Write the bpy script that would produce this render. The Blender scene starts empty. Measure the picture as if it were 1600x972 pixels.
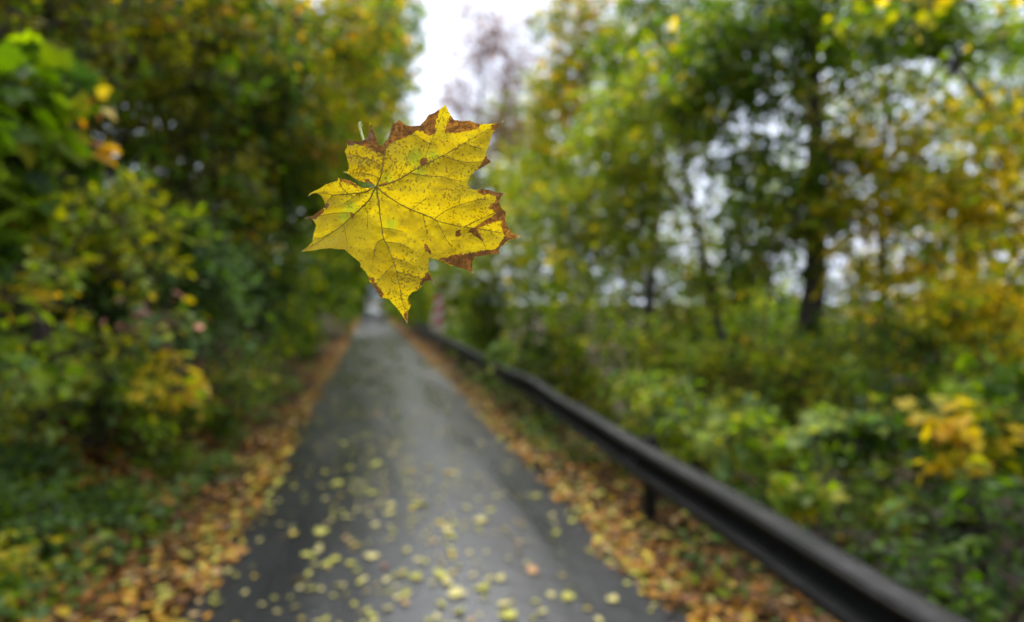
import bpy, math, random
import numpy as np
from mathutils import Vector, Matrix, geometry

# ------------------------------------------------------------------ camera, sky, sun, exposure
SC = bpy.context.scene
COL = SC.collection
CAM_Z, YAW, PITCH = 1.85, math.radians(13.9), math.radians(1.03)
FPX = 1600 * 20.0 / 36.0                       # focal length in pixels of the 1600 px wide photograph
cam_d = bpy.data.cameras.new("camera"); cam = bpy.data.objects.new("camera", cam_d); COL.objects.link(cam)
cam.location = (0, 0, CAM_Z)
cam.rotation_euler = (math.radians(90) - PITCH, 0, -YAW)
cam_d.lens = 20; cam_d.sensor_width = 36; cam_d.clip_start = 0.02; cam_d.clip_end = 6000
cam_d.dof.use_dof = True; cam_d.dof.focus_distance = 0.37; cam_d.dof.aperture_fstop = 2.8
cam_d.dof.aperture_blades = 0
SC.camera = cam

W = bpy.data.worlds.new("World"); SC.world = W; W.use_nodes = True
nt = W.node_tree; bg = nt.nodes["Background"]
sky = nt.nodes.new("ShaderNodeTexSky"); sky.sky_type = 'NISHITA'; sky.sun_disc = False
SUN_EL, SUN_AZ = math.radians(57), math.radians(3)      # azimuth clockwise from +Y: high, ahead, above the gap in the trees
sky.sun_elevation = SUN_EL; sky.sun_rotation = SUN_AZ; sky.dust_density = 6
mixs = nt.nodes.new("ShaderNodeMix"); mixs.data_type = 'RGBA'; mixs.inputs[0].default_value = 0.93   # cloud deck over the blue
nt.links.new(sky.outputs[0], mixs.inputs[6]); 
tcw = nt.nodes.new("ShaderNodeTexCoord"); cn = nt.nodes.new("ShaderNodeTexNoise"); cn.inputs["Scale"].default_value = 3.2; cn.inputs["Detail"].default_value = 4
crp = nt.nodes.new("ShaderNodeValToRGB"); crp.color_ramp.elements[0].position = 0.3; crp.color_ramp.elements[0].color = (2.35, 2.6, 3.2, 1)   # thicker cloud
crp.color_ramp.elements[1].position = 0.62; crp.color_ramp.elements[1].color = (3.5, 3.8, 4.6, 1)
nt.links.new(tcw.outputs["Generated"], cn.inputs["Vector"]); nt.links.new(cn.outputs["Fac"], crp.inputs[0]); nt.links.new(crp.outputs[0], mixs.inputs[7])
nt.links.new(mixs.outputs[2], bg.inputs[0]); bg.inputs[1].default_value = 0.1

sun_d = bpy.data.lights.new("sun", 'SUN'); sun = bpy.data.objects.new("sun", sun_d); COL.objects.link(sun)
sun_d.energy = 1.5; sun_d.angle = math.radians(60); sun_d.color = (1.0, 0.995, 0.985)
sdir = Vector((math.sin(SUN_AZ) * math.cos(SUN_EL), math.cos(SUN_AZ) * math.cos(SUN_EL), math.sin(SUN_EL)))
sun.rotation_euler = sdir.to_track_quat('Z', 'Y').to_euler()

vs = SC.view_settings; vs.view_transform = 'Standard'; vs.look = 'None'; vs.gamma = 1.0
vs.use_curve_mapping = False; vs.exposure = 1.95
SC.render.engine = 'CYCLES'
cy = SC.cycles; cy.use_denoising = True
try: cy.denoiser = 'OPENIMAGEDENOISE'
except Exception: pass
cy.max_bounces = 7; cy.diffuse_bounces = 4; cy.glossy_bounces = 2; cy.transmission_bounces = 4; cy.transparent_max_bounces = 4
cy.caustics_reflective = False; cy.caustics_refractive = False

# ------------------------------------------------------------------ helpers
RNG = np.random.default_rng(11)
random.seed(11)
cw = np.array(cam.rotation_euler.to_matrix())
CAMP = np.array([0, 0, CAM_Z])

def ray(px, py):
    return cw @ np.array([(px - 800) / FPX, -(py - 486) / FPX, -1.0])
def at(px, py, Y):                              # photograph pixel -> the point at distance Y down the road
    d = ray(px, py); return CAMP + d * (Y / d[1])
def on_ground(px, py, z=0.0):
    d = ray(px, py); return CAMP + d * ((z - CAM_Z) / d[2])
def project(P):
    q = (P - CAMP) @ cw
    dep = np.maximum(-q[:, 2], 1e-3)
    return 800 + FPX * q[:, 0] / dep, 486 - FPX * q[:, 1] / dep, -q[:, 2]

def tag(o, label=None, cat=None, group=None, kind=None):
    if label: o["label"] = label
    if cat: o["category"] = cat
    if group: o["group"] = group
    if kind: o["kind"] = kind
    return o
def empty(name, loc):
    o = bpy.data.objects.new(name, None); COL.objects.link(o); o.location = loc; o.empty_display_size = 0.1
    return o
def link(name, me, mat=None, parent=None):
    if mat is not None and not me.materials: me.materials.append(mat)
    o = bpy.data.objects.new(name, me); COL.objects.link(o)
    if parent is not None: o.parent = parent
    return o
def mesh_np(name, V, F, C=None, smooth=False, extra=None):
    V = np.asarray(V, np.float32); F = np.asarray(F, np.int32)
    me = bpy.data.meshes.new(name); n, k = F.shape
    me.vertices.add(len(V)); me.vertices.foreach_set("co", V.ravel())
    me.loops.add(n * k); me.loops.foreach_set("vertex_index", F.ravel())
    me.polygons.add(n); me.polygons.foreach_set("loop_start", np.arange(0, n * k, k, dtype=np.int32))
    me.polygons.foreach_set("use_smooth", np.full(n, smooth, dtype=bool))
    if C is not None:
        a = me.color_attributes.new("Col", 'FLOAT_COLOR', 'POINT')
        c4 = np.ones((len(V), 4), np.float32); c4[:, :3] = C; a.data.foreach_set("color", c4.ravel())
    if extra:
        for kx, vx in extra.items():
            a = me.attributes.new(kx, 'FLOAT', 'POINT'); a.data.foreach_set("value", np.asarray(vx, np.float32))
    me.update(calc_edges=True); me.validate()
    return me

# value noise (numpy) for terrain and colour drift
_PERM = np.random.default_rng(5).random((64, 64))
def vnoise(x, y):
    x = np.asarray(x, float); y = np.asarray(y, float)
    xi = np.floor(x).astype(int); yi = np.floor(y).astype(int); fx = x - xi; fy = y - yi
    fx = fx * fx * (3 - 2 * fx); fy = fy * fy * (3 - 2 * fy)
    g = lambda a, b: _PERM[a % 64, b % 64]
    return ((g(xi, yi) * (1 - fx) + g(xi + 1, yi) * fx) * (1 - fy) + (g(xi, yi + 1) * (1 - fx) + g(xi + 1, yi + 1) * fx) * fy) - 0.5

ROAD_L, ROAD_R = -1.06, 1.76
def ground(x, y):
    x = np.asarray(x, float); y = np.asarray(y, float)
    z = np.interp(x, [-300, -40, -13, -4.2, -3.2, -1.9, -1.15, ROAD_L, ROAD_R, 2.0, 3.0, 4.0, 6.0, 16, 40, 300],
                  [16, 12, 6.6, 1.05, 0.62, 0.07, 0.0, -0.02, -0.02, -0.01, -0.04, -0.3, -1.1, -6.0, -10.0, -14.0])
    m = np.clip(np.maximum(ROAD_L - 0.05 - x, x - ROAD_R - 0.05) / 0.6, 0, 1)
    return z + m * (0.12 * vnoise(x * 1.7, y * 1.7) + 0.06 * vnoise(x * 5.1 + 9, y * 5.1)) * np.where(np.abs(x) > 40, 0, 1)

# ------------------------------------------------------------------ materials
def new_mat(name):
    m = bpy.data.materials.new(name); m.use_nodes = True
    n = m.node_tree.nodes; l = m.node_tree.links
    return m, n, l, n["Principled BSDF"], n["Material Output"]
def ramp(n, stops):
    r = n.new("ShaderNodeValToRGB"); e = r.color_ramp.elements
    while len(e) < len(stops): e.new(0.5)
    for i, (p, c) in enumerate(stops): e[i].position = p; e[i].color = (*c, 1)
    return r
def noise(n, l, scale, detail=4, rough=0.6, co=None):
    t = n.new("ShaderNodeTexNoise"); t.inputs["Scale"].default_value = scale; t.inputs["Detail"].default_value = detail
    t.inputs["Roughness"].default_value = rough
    if co is not None: l.new(co, t.inputs["Vector"])
    return t

def leaf_material(name, rough=0.5, trans=0.54, spec=0.28):
    m, n, l, b, out = new_mat(name)
    a = n.new("ShaderNodeAttribute"); a.attribute_name = "Col"
    tc = n.new("ShaderNodeTexCoord")
    ns = noise(n, l, 60, 3, 0.6, tc.outputs["Object"])
    rp = ramp(n, [(0.3, (0.72, 0.70, 0.66)), (0.7, (1.15, 1.12, 1.05))])
    l.new(ns.outputs["Fac"], rp.inputs[0])
    mx = n.new("ShaderNodeMix"); mx.data_type = 'RGBA'; mx.blend_type = 'MULTIPLY'; mx.inputs[0].default_value = 1
    l.new(a.outputs["Color"], mx.inputs[6]); l.new(rp.outputs[0], mx.inputs[7])
    l.new(mx.outputs[2], b.inputs["Base Color"]); b.inputs["Roughness"].default_value = rough
    b.inputs["Specular IOR Level"].default_value = spec
    tr = n.new("ShaderNodeBsdfTranslucent"); ad = n.new("ShaderNodeMixShader"); ad.inputs[0].default_value = trans
    hs = n.new("ShaderNodeHueSaturation"); hs.inputs["Saturation"].default_value = 1.15; hs.inputs["Value"].default_value = 1.85
    l.new(mx.outputs[2], hs.inputs["Color"]); l.new(hs.outputs[0], tr.inputs["Color"])
    l.new(b.outputs[0], ad.inputs[1]); l.new(tr.outputs[0], ad.inputs[2]); l.new(ad.outputs[0], out.inputs[0])
    return m
M_LEAF = leaf_material("leaf_surface")
M_LITTER = leaf_material("fallen_leaf_surface", 0.55, 0.1, 0.2)

def bark_material(name, c0, c1):
    m, n, l, b, out = new_mat(name); tc = n.new("ShaderNodeTexCoord")
    mp = n.new("ShaderNodeMapping"); mp.inputs["Scale"].default_value = (1, 1, 0.25); l.new(tc.outputs["Object"], mp.inputs[0])
    ns = noise(n, l, 22, 6, 0.65, mp.outputs[0]); rp = ramp(n, [(0.35, c0), (0.7, c1)])
    l.new(ns.outputs["Fac"], rp.inputs[0]); l.new(rp.outputs[0], b.inputs["Base Color"]); b.inputs["Roughness"].default_value = 0.75
    bp = n.new("ShaderNodeBump"); bp.inputs["Strength"].default_value = 0.5; bp.inputs["Distance"].default_value = 0.02
    l.new(ns.outputs["Fac"], bp.inputs["Height"]); l.new(bp.outputs[0], b.inputs["Normal"])
    return m
M_BARK = bark_material("dark_wet_bark", (0.018, 0.014, 0.010), (0.075, 0.06, 0.045))
M_TWIG = bark_material("twig_bark", (0.03, 0.02, 0.013), (0.09, 0.065, 0.045))

def asphalt():
    m, n, l, b, out = new_mat("wet_asphalt"); tc = n.new("ShaderNodeTexCoord"); co = tc.outputs["Object"]
    big = noise(n, l, 0.9, 5, 0.6, co); fine = noise(n, l, 140, 3, 0.7, co); mid = noise(n, l, 9, 4, 0.6, co)
    rp = ramp(n, [(0.3, (0.007, 0.0073, 0.0085)), (0.7, (0.019, 0.0195, 0.0218))]); l.new(big.outputs["Fac"], rp.inputs[0])
    rf = ramp(n, [(0.35, (0.6, 0.6, 0.6)), (0.7, (1.5, 1.5, 1.5))]); l.new(fine.outputs["Fac"], rf.inputs[0])
    mx = n.new("ShaderNodeMix"); mx.data_type = 'RGBA'; mx.blend_type = 'MULTIPLY'; mx.inputs[0].default_value = 1
    l.new(rp.outputs[0], mx.inputs[6]); l.new(rf.outputs[0], mx.inputs[7]); l.new(mx.outputs[2], b.inputs["Base Color"])
    mp = n.new("ShaderNodeMapping"); mp.inputs["Scale"].default_value = (1.6, 0.25, 1); l.new(co, mp.inputs[0])
    wet = noise(n, l, 1.3, 4, 0.55, mp.outputs[0])
    rr = ramp(n, [(0.35, (0.24, 0.24, 0.24)), (0.68, (0.41, 0.41, 0.41))]); l.new(wet.outputs["Fac"], rr.inputs[0])
    l.new(rr.outputs[0], b.inputs["Roughness"]); b.inputs["Specular IOR Level"].default_value = 0.55
    bp = n.new("ShaderNodeBump"); bp.inputs["Strength"].default_value = 0.25; bp.inputs["Distance"].default_value = 0.004
    l.new(fine.outputs["Fac"], bp.inputs["Height"])
    bp2 = n.new("ShaderNodeBump"); bp2.inputs["Strength"].default_value = 0.25; bp2.inputs["Distance"].default_value = 0.02
    l.new(mid.outputs["Fac"], bp2.inputs["Height"]); l.new(bp.outputs[0], bp2.inputs["Normal"]); l.new(bp2.outputs[0], b.inputs["Normal"])
    return m
def soil():
    m, n, l, b, out = new_mat("leafy_soil"); tc = n.new("ShaderNodeTexCoord"); co = tc.outputs["Object"]
    v = n.new("ShaderNodeTexVoronoi"); v.inputs["Scale"].default_value = 16; l.new(co, v.inputs["Vector"])
    sp = n.new("ShaderNodeSeparateColor"); l.new(v.outputs["Color"], sp.inputs[0])
    rp = ramp(n, [(0.0, (0.016, 0.012, 0.007)), (0.4, (0.04, 0.022, 0.010)), (0.7, (0.065, 0.034, 0.012)), (1.0, (0.03, 0.034, 0.010))])
    l.new(sp.outputs[0], rp.inputs[0]); l.new(rp.outputs[0], b.inputs["Base Color"]); b.inputs["Roughness"].default_value = 0.85; b.inputs["Specular IOR Level"].default_value = 0.08
    bp = n.new("ShaderNodeBump"); bp.inputs["Strength"].default_value = 0.6; bp.inputs["Distance"].default_value = 0.03
    l.new(v.outputs["Distance"], bp.inputs["Height"]); l.new(bp.outputs[0], b.inputs["Normal"])
    return m
M_ROAD, M_SOIL = asphalt(), soil()

def steel():
    m, n, l, b, out = new_mat("weathered_dark_steel"); tc = n.new("ShaderNodeTexCoord"); co = tc.outputs["Object"]
    mp = n.new("ShaderNodeMapping"); mp.inputs["Scale"].default_value = (3, 0.6, 3); l.new(co, mp.inputs[0])
    ns = noise(n, l, 5, 7, 0.75, mp.outputs[0])
    rp = ramp(n, [(0.32, (0.006, 0.011, 0.004)), (0.48, (0.009, 0.009, 0.008)), (0.58, (0.014, 0.0135, 0.012)), (0.7, (0.028, 0.028, 0.027))])
    l.new(ns.outputs["Fac"], rp.inputs[0]); l.new(rp.outputs[0], b.inputs["Base Color"])
    rr = ramp(n, [(0.3, (0.62, 0.62, 0.62)), (0.7, (0.36, 0.36, 0.36))]); l.new(ns.outputs["Fac"], rr.inputs[0])
    l.new(rr.outputs[0], b.inputs["Roughness"]); b.inputs["Specular IOR Level"].default_value = 0.16
    n2 = noise(n, l, 14, 5, 0.7, co); bp = n.new("ShaderNodeBump"); bp.inputs["Strength"].default_value = 0.7; bp.inputs["Distance"].default_value = 0.012
    l.new(n2.outputs["Fac"], bp.inputs["Height"]); l.new(bp.outputs[0], b.inputs["Normal"])
    return m
M_STEEL = steel()
def plain(name, c, rough=0.5, scale=30, var=0.25):
    m, n, l, b, out = new_mat(name); tc = n.new("ShaderNodeTexCoord"); ns = noise(n, l, scale, 4, 0.6, tc.outputs["Object"])
    rp = ramp(n, [(0.3, tuple(x * (1 - var) for x in c)), (0.7, tuple(min(1, x * (1 + var)) for x in c))])
    l.new(ns.outputs["Fac"], rp.inputs[0]); l.new(rp.outputs[0], b.inputs["Base Color"]); b.inputs["Roughness"].default_value = rough
    return m
M_GALV = plain("galvanised_post", (0.18, 0.18, 0.17), 0.5)
M_SIGNWHITE = plain("sign_white", (0.78, 0.77, 0.75), 0.4, 12, 0.12)
M_SIGNRED = plain("sign_red", (0.62, 0.03, 0.035), 0.4, 12, 0.15)

# ------------------------------------------------------------------ setting: ground and road
xs = np.unique(np.concatenate([-np.geomspace(14, 2500, 22), np.arange(-14, -1.2, 0.3), np.arange(-1.2, 2.2, 0.2), np.arange(2.2, 16, 0.35), np.geomspace(16, 2500, 22)]))
ys = np.unique(np.concatenate([np.arange(-8, 40, 0.45), np.arange(40, 110, 3), np.geomspace(110, 3000, 18)]))
gx, gy = np.meshgrid(xs, ys)
gv = np.stack([gx, gy, ground(gx, gy)], -1).reshape(-1, 3)
nx, ny = len(xs), len(ys)
ii = (np.arange(ny - 1)[:, None] * nx + np.arange(nx - 1)[None]).ravel()
tag(link("ground", mesh_np("ground", gv, np.stack([ii, ii + 1, ii + nx + 1, ii + nx], 1), smooth=True), M_SOIL), kind="structure")

rx = np.linspace(0, 1, 15); ry = np.unique(np.concatenate([np.arange(-8, 40, 0.35), np.arange(40, 90, 1.5), np.geomspace(90, 600, 20)]))
wl = ROAD_L + 0.09 * vnoise(ry * 0.8, 3 + 0 * ry) + 0.05 * vnoise(ry * 3.1, 8 + 0 * ry)
wr = ROAD_R + 0.09 * vnoise(ry * 0.8, 23 + 0 * ry) + 0.05 * vnoise(ry * 3.1, 28 + 0 * ry)
RX = wl[:, None] * (1 - rx) + wr[:, None] * rx
RZ = 0.03 * (1 - (2 * rx - 1) ** 2)[None] + 0.0 * RX + 0.006 + 0.008 * vnoise(RX * 1.3, ry[:, None] * 0.5)
rv = np.stack([RX, np.repeat(ry[:, None], 15, 1), RZ], -1).reshape(-1, 3)
ii = (np.arange(len(ry) - 1)[:, None] * 15 + np.arange(14)[None]).ravel()
tag(link("asphalt_road", mesh_np("asphalt_road", rv, np.stack([ii, ii + 1, ii + 16, ii + 15], 1), smooth=True), M_ROAD), kind="structure")
def road_z(x, y):
    t = np.clip((x - ROAD_L) / (ROAD_R - ROAD_L), 0, 1)
    return 0.03 * (1 - (2 * t - 1) ** 2) + 0.006 + 0.008 * vnoise(np.asarray(x) * 1.3, np.asarray(y) * 0.5)
def surf_z(x, y):
    x = np.asarray(x, float); inside = (x > ROAD_L + 0.03) & (x < ROAD_R - 0.03)
    return np.where(inside, road_z(x, y), np.maximum(ground(x, y), np.where((x > ROAD_L - 0.1) & (x < ROAD_R + 0.1), 0.01, -99)))

# ------------------------------------------------------------------ leaf shapes
def T_maple():
    lobes = [(0.0, 0.0), (-0.02, 0.16), (-0.12, 0.34), (0.06, 0.30), (0.12, 0.52), (0.27, 0.42), (0.42, 0.60), (0.50, 0.36), (0.58, 0.22), (0.74, 0.26), (0.80, 0.12), (1.0, 0.0)]
    pts = lobes + [(x, -y) for x, y in lobes[-2:0:-1]]
    V = [(0.36, 0.0)] + pts; k = len(pts)
    F = [(0, 1 + i, 1 + (i + 1) % k) for i in range(k)]
    V = np.array([(x, y, 0.16 * abs(y) - 0.14 * x * x) for x, y in V]); return V, np.array(F)
def T_oval():
    V = [(0, 0), (0.22, 0.20), (0.55, 0.28), (0.84, 0.14), (1, 0), (0.84, -0.14), (0.55, -0.28), (0.22, -0.20), (0.5, 0)]
    F = [(8, i, (i + 1) % 8) for i in range(8)]
    V = np.array([(x, y, 0.22 * abs(y) - 0.16 * x * x) for x, y in V]); return V, np.array(F)
def T_small():
    V = np.array([(0, 0, 0), (0.45, 0.36, 0.05), (1, 0, -0.12), (0.45, -0.36, 0.05)]); return V, np.array([(0, 2, 1), (0, 3, 2)])
def T_flat():
    V = [(0, 0), (0.2, 0.22), (0.55, 0.32), (0.85, 0.16), (1, 0), (0.85, -0.16), (0.55, -0.32), (0.2, -0.22), (0.5, 0)]
    F = [(8, i, (i + 1) % 8) for i in range(8)]
    V = np.array([(x - 0.5, y, 0.25 * (x - 0.5) ** 2 + 0.14 * abs(y) ** 1.5) for x, y in V]); return V, np.array(F)
def T_mapleflat():
    V, F = T_maple(); V = V.copy(); V[:, 0] -= 0.45; V[:, 2] = 0.2 * V[:, 0] ** 2 + 0.1 * np.abs(V[:, 1]); return V, F
TEMPL = {"maple": T_maple(), "oval": T_oval(), "small": T_small(), "flat": T_flat(), "mapleflat": T_mapleflat()}

def norm(a): return a / np.maximum(np.linalg.norm(a, axis=-1, keepdims=True), 1e-9)
def frames(axis, nrm):
    x = norm(axis); y = norm(np.cross(nrm, x)); z = np.cross(x, y); return x, y, z
def leaves_mesh(name, kind, pos, axis, nrm, size, colr):
    T, F = TEMPL[kind]; x, y, z = frames(axis, nrm); n, k = len(pos), len(T)
    V = pos[:, None, :] + size[:, None, None] * (T[None, :, 0:1] * x[:, None] + T[None, :, 1:2] * y[:, None] + T[None, :, 2:3] * z[:, None])
    FF = (F[None] + (np.arange(n) * k)[:, None, None]).reshape(-1, 3)
    return mesh_np(name, V.reshape(-1, 3), FF, np.repeat(colr, k, 0))
_leafmesh = {}
def single_leaf_mesh(kind, c, mat):
    key = (kind, tuple(np.round(c, 3)), mat.name)
    if key not in _leafmesh:
        T, F = TEMPL[kind]; me = mesh_np("leaf", T, F, np.repeat(np.array(c)[None], len(T), 0)); me.materials.append(mat); _leafmesh[key] = me
    return _leafmesh[key]
def leaf_object(name, kind, p, ax, nr, s, c, mat, parent=None, off=(0, 0, 0), wide=1.0):
    x, y, z = frames(ax[None], nr[None])
    o = bpy.data.objects.new(name, single_leaf_mesh(kind, c, mat)); COL.objects.link(o)
    m = Matrix.Identity(4)
    for r in range(3):
        m[r][0], m[r][1], m[r][2], m[r][3] = x[0][r] * s, y[0][r] * s * wide, z[0][r] * s, p[r] - off[r]
    if parent is not None: o.parent = parent
    o.matrix_basis = m
    return o

# ------------------------------------------------------------------ palettes (linear base colours)
GD, G, GL, GB = (0.034, 0.072, 0.010), (0.088, 0.160, 0.012), (0.200, 0.290, 0.018), (0.130, 0.215, 0.075)
YG, Y, YO, O = (0.34, 0.34, 0.020), (0.58, 0.44, 0.025), (0.55, 0.33, 0.025), (0.52, 0.22, 0.025)
LP = (0.30, 0.37, 0.12)
OL, BR, PK, DK = (0.165, 0.155, 0.016), (0.15, 0.065, 0.022), (0.44, 0.24, 0.20), (0.040, 0.045, 0.012)
PAL = {
    "green": [(G, 5), (GD, 2), (GL, 3), (YG, 1)], "dark": [(GD, 5), (DK, 2.5), (G, 4), (GB, 1.5)],
    "blue": [(GB, 4), (G, 4), (GD, 3)], "olive": [(OL, 4.5), (DK, 2), (G, 4), (YG, 1.6), (YO, 0.3), (GL, 1)],
    "autumn": [(OL, 3), (YO, 1.1), (YG, 3), (O, 0.25), (G, 3.5), (Y, 0.9), (GL, 2)], "yellow": [(Y, 4), (YG, 3), (YO, 0.6), (GL, 1.5)],
    "yellowgreen": [(YG, 4.5), (GL, 5), (G, 2.5), (Y, 0.6), (LP, 0.6)], "orange": [(YO, 4), (O, 4), (Y, 1)],
    "pink": [(PK, 5), (Y, 2), (YG, 2), (GB, 5), (G, 3)], "lime": [(GL, 5), (YG, 2.5), (LP, 2), (GB, 2), (G, 2.5)],
    "red": [((0.20, 0.12, 0.09), 4), ((0.17, 0.11, 0.10), 4), (OL, 1), ((0.30, 0.16, 0.09), 1)], "herb": [(G, 5), (GL, 1.6), (GB, 5), (YG, 0.5), (Y, 0.25), (GD, 3)],
    "goldtree": [((0.70, 0.53, 0.03), 4), (YG, 4), ((0.72, 0.62, 0.10), 1), (GL, 3)],
}
def pick(pal, n, rng):
    cs = np.array([c for c, w in PAL[pal]]); w = np.array([w for c, w in PAL[pal]], float); w /= w.sum()
    return cs[rng.choice(len(cs), n, p=w)]

# ------------------------------------------------------------------ tubes
def tubes(P0, P1, R0, R1, k):
    P0, P1 = np.asarray(P0), np.asarray(P1); d = norm(P1 - P0)
    ref = np.where(np.abs(d[:, 2:3]) > 0.9, np.array([[1.0, 0, 0]]), np.array([[0, 0, 1.0]]))
    u = norm(np.cross(d, ref)); v = np.cross(d, u); a = np.arange(k) * 2 * np.pi / k
    ring = u[:, None] * np.cos(a)[None, :, None] + v[:, None] * np.sin(a)[None, :, None]
    A = P0[:, None] + ring * np.asarray(R0)[:, None, None]; B = P1[:, None] + ring * np.asarray(R1)[:, None, None]
    n = len(P0); V = np.concatenate([A, B], 1).reshape(-1, 3)
    i = np.arange(k); j = (i + 1) % k; f = np.stack([i, j, j + k, i + k], 1)
    return V, (f[None] + (np.arange(n) * 2 * k)[:, None, None]).reshape(-1, 4)
def poly_tube(pts, rad, k=8, wob=0.0, rng=None):
    pts = np.asarray(pts, float); n = len(pts); t = norm(np.gradient(pts, axis=0))
    ref = np.array([1.0, 0.1, 0]); u = norm(np.cross(t, ref)); v = np.cross(t, u); a = np.arange(k) * 2 * np.pi / k
    rr = np.asarray(rad)[:, None] * (1 + (wob * (rng.random((n, k)) - 0.5) if wob else 0))
    V = pts[:, None] + rr[..., None] * (u[:, None] * np.cos(a)[None, :, None] + v[:, None] * np.sin(a)[None, :, None])
    F = [(r * k + i, r * k + (i + 1) % k, (r + 1) * k + (i + 1) % k, (r + 1) * k + i) for r in range(n - 1) for i in range(k)]
    V = np.concatenate([V.reshape(-1, 3), pts[:1], pts[-1:]])
    F += [(n * k, (i + 1) % k, i, n * k) for i in range(k)]
    F4 = [f for f in F if len(set(f)) == 4]
    return V, np.array(F4)

# ------------------------------------------------------------------ plants
def plant(name, label, cat, base, ells, ncl, nleaf, lsize, pal, kind="small", group=None, trunk=None, stems=4, clr=0.32,
          single=0, seed=1, droop=0.35, bark=None, leafless=0.0, twigs=5, secondary=None, keepout=True, stem_r=0.02, dens=2.0):
    """ells: (centre xyz, radii xyz); trunk: (list of points, base radius) or None for a many-stemmed shrub"""
    rng = np.random.default_rng(seed * 7919 + 13)
    if kind == "small": lsize *= 1.4; nleaf *= dens; clr *= 1.1
    else: nleaf *= 0.95 * dens; ncl = int(ncl * 1.2); lsize *= 1.3
    base = np.array(base, float); base[2] = ground(base[0], base[1]) - 0.03
    root = empty(name, base); tag(root, label, cat, group)
    # cluster centres, spread through the crown volumes
    vol = np.array([e[1][0] * e[1][1] * e[1][2] for e in ells]) ** 0.8; w = vol / vol.sum()
    which = rng.choice(len(ells), ncl, p=w)
    d = norm(rng.normal(size=(ncl, 3))); r = rng.random(ncl) ** 0.42
    ctr = np.array([ells[i][0] for i in which]); rad = np.array([ells[i][1] for i in which])
    C = ctr + d * r[:, None] * rad * (1 + 0.25 * (rng.random((ncl, 1)) - 0.5))
    keep = C[:, 2] > ground(C[:, 0], C[:, 1]) + 0.08
    if keepout:                                                       # the road and the rail's front stay clear
        keep &= ~((C[:, 0] > np.where(C[:, 1] > 26, -1.2, -1.5)) & (C[:, 0] < np.where(C[:, 1] > 31, 1.85, 2.7)) & (C[:, 2] < 3.6)) & (np.linalg.norm(C - CAMP, axis=1) > 1.6)
    C = C[keep]; which = which[keep]
    # skeleton
    nodes, par, fixed = [], [], []
    if trunk is not None:
        pts = np.array(trunk[0], float); pts[0, 2] = base[2] - 0.1; n = len(pts); rr = trunk[1] * np.linspace(1, 0.28, n)
        seg = 5; fine = np.concatenate([pts[i] + (pts[i + 1] - pts[i]) * np.linspace(0, 1, seg, endpoint=False)[:, None] for i in range(n - 1)] + [pts[-1:]])
        fine[1:-1] += (rng.random((len(fine) - 2, 3)) - 0.5) * trunk[1] * 0.3
        fr = np.interp(np.linspace(0, 1, len(fine)), np.linspace(0, 1, n), rr); fr[0] *= 1.35
        V, F = poly_tube(fine - base, fr, 10, 0.12, rng)
        link("trunk", mesh_np("trunk", V, F, smooth=True), bark or M_BARK, root)
        st = max(1, len(fine) // 3)
        for i, p in enumerate(fine[st:]): nodes.append(p); par.append(i - 1)
    else:
        tops = C[np.argsort(-C[:, 2])[:max(stems * 4, 4)]]; tops = tops[rng.choice(len(tops), min(stems, len(tops)), replace=False)]
        for tp in tops:
            b0 = base + np.array([(rng.random() - 0.5) * 0.25, (rng.random() - 0.5) * 0.25, 0])
            tt = np.linspace(0, 1, 9)[:, None]; curve = b0 + (tp - b0) * tt; curve[:, 2] += (0.22 * np.linalg.norm(tp - b0) * np.sin(tt[:, 0] * np.pi))
            curve[1:-1] += (rng.random((7, 3)) - 0.5) * 0.06
            V, F = poly_tube(curve - base, np.linspace(stem_r, stem_r * 0.3, 9), 6)
            link("stem", mesh_np("stem", V, F, smooth=True), bark or M_TWIG, root)
            for p in curve[2:]: nodes.append(p); par.append(-1)
    nodes = np.array(nodes); n0 = len(nodes)
    if len(C):
        order = np.argsort(np.min(np.linalg.norm(C[:, None] - nodes[None], axis=2), axis=1))
        allp = np.concatenate([nodes, np.zeros((len(C), 3))]); parent = np.full(len(allp), -1); cnt = n0
        for oi in order:
            p = C[oi]; q = allp[:cnt]; dd = np.linalg.norm(q - p, axis=1) + 0.35 * np.maximum(q[:, 2] - p[2], 0)
            parent[cnt] = int(np.argmin(dd)); allp[cnt] = p; cnt += 1
        wgt = np.zeros(cnt)
        for i in range(cnt - 1, n0 - 1, -1):
            wgt[i] += 1
            if parent[i] >= n0: wgt[parent[i]] += wgt[i]
        e = np.arange(n0, cnt); P0, P1 = allp[parent[e]], allp[e]
        rb = 0.0045 * np.sqrt(wgt[e]) + 0.002
        mid = (P0 + P1) / 2 + (rng.random(P0.shape) - 0.5) * 0.18 * np.linalg.norm(P1 - P0, axis=1, keepdims=True)
        parts = [tubes(P0, mid, rb * 1.15, rb, 5), tubes(mid, P1, rb, rb * 0.8, 5)]
        # twigs and leaves
        nc = len(C); out = norm(C - ctr.mean(0)) * np.array([1, 1, 0.6])
        td = norm(out[:, None] * 0.5 + rng.normal(size=(nc, twigs, 3)) + np.array([0, 0, -0.15]))
        tl = clr * (0.6 + 0.8 * rng.random((nc, twigs)))
        T0 = np.repeat(C[:, None], twigs, 1).reshape(-1, 3); T1 = (C[:, None] + td * tl[..., None]).reshape(-1, 3)
        parts.append(tubes(T0, T1, np.full(len(T0), 0.0028), np.full(len(T0), 0.0012), 3))
        off = 0; VV, FF = [], []
        for V, F in parts: VV.append(V); FF.append(F + off); off += len(V)
        link("branches", mesh_np("branches", np.concatenate(VV) - base, np.concatenate(FF), smooth=True), bark or M_TWIG, root)["kind"] = "stuff"
        # leaves
        n = int(nc * nleaf); ci = rng.integers(0, nc, n); ti = rng.integers(0, twigs, n); t = 0.15 + 0.9 * rng.random(n)
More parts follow.
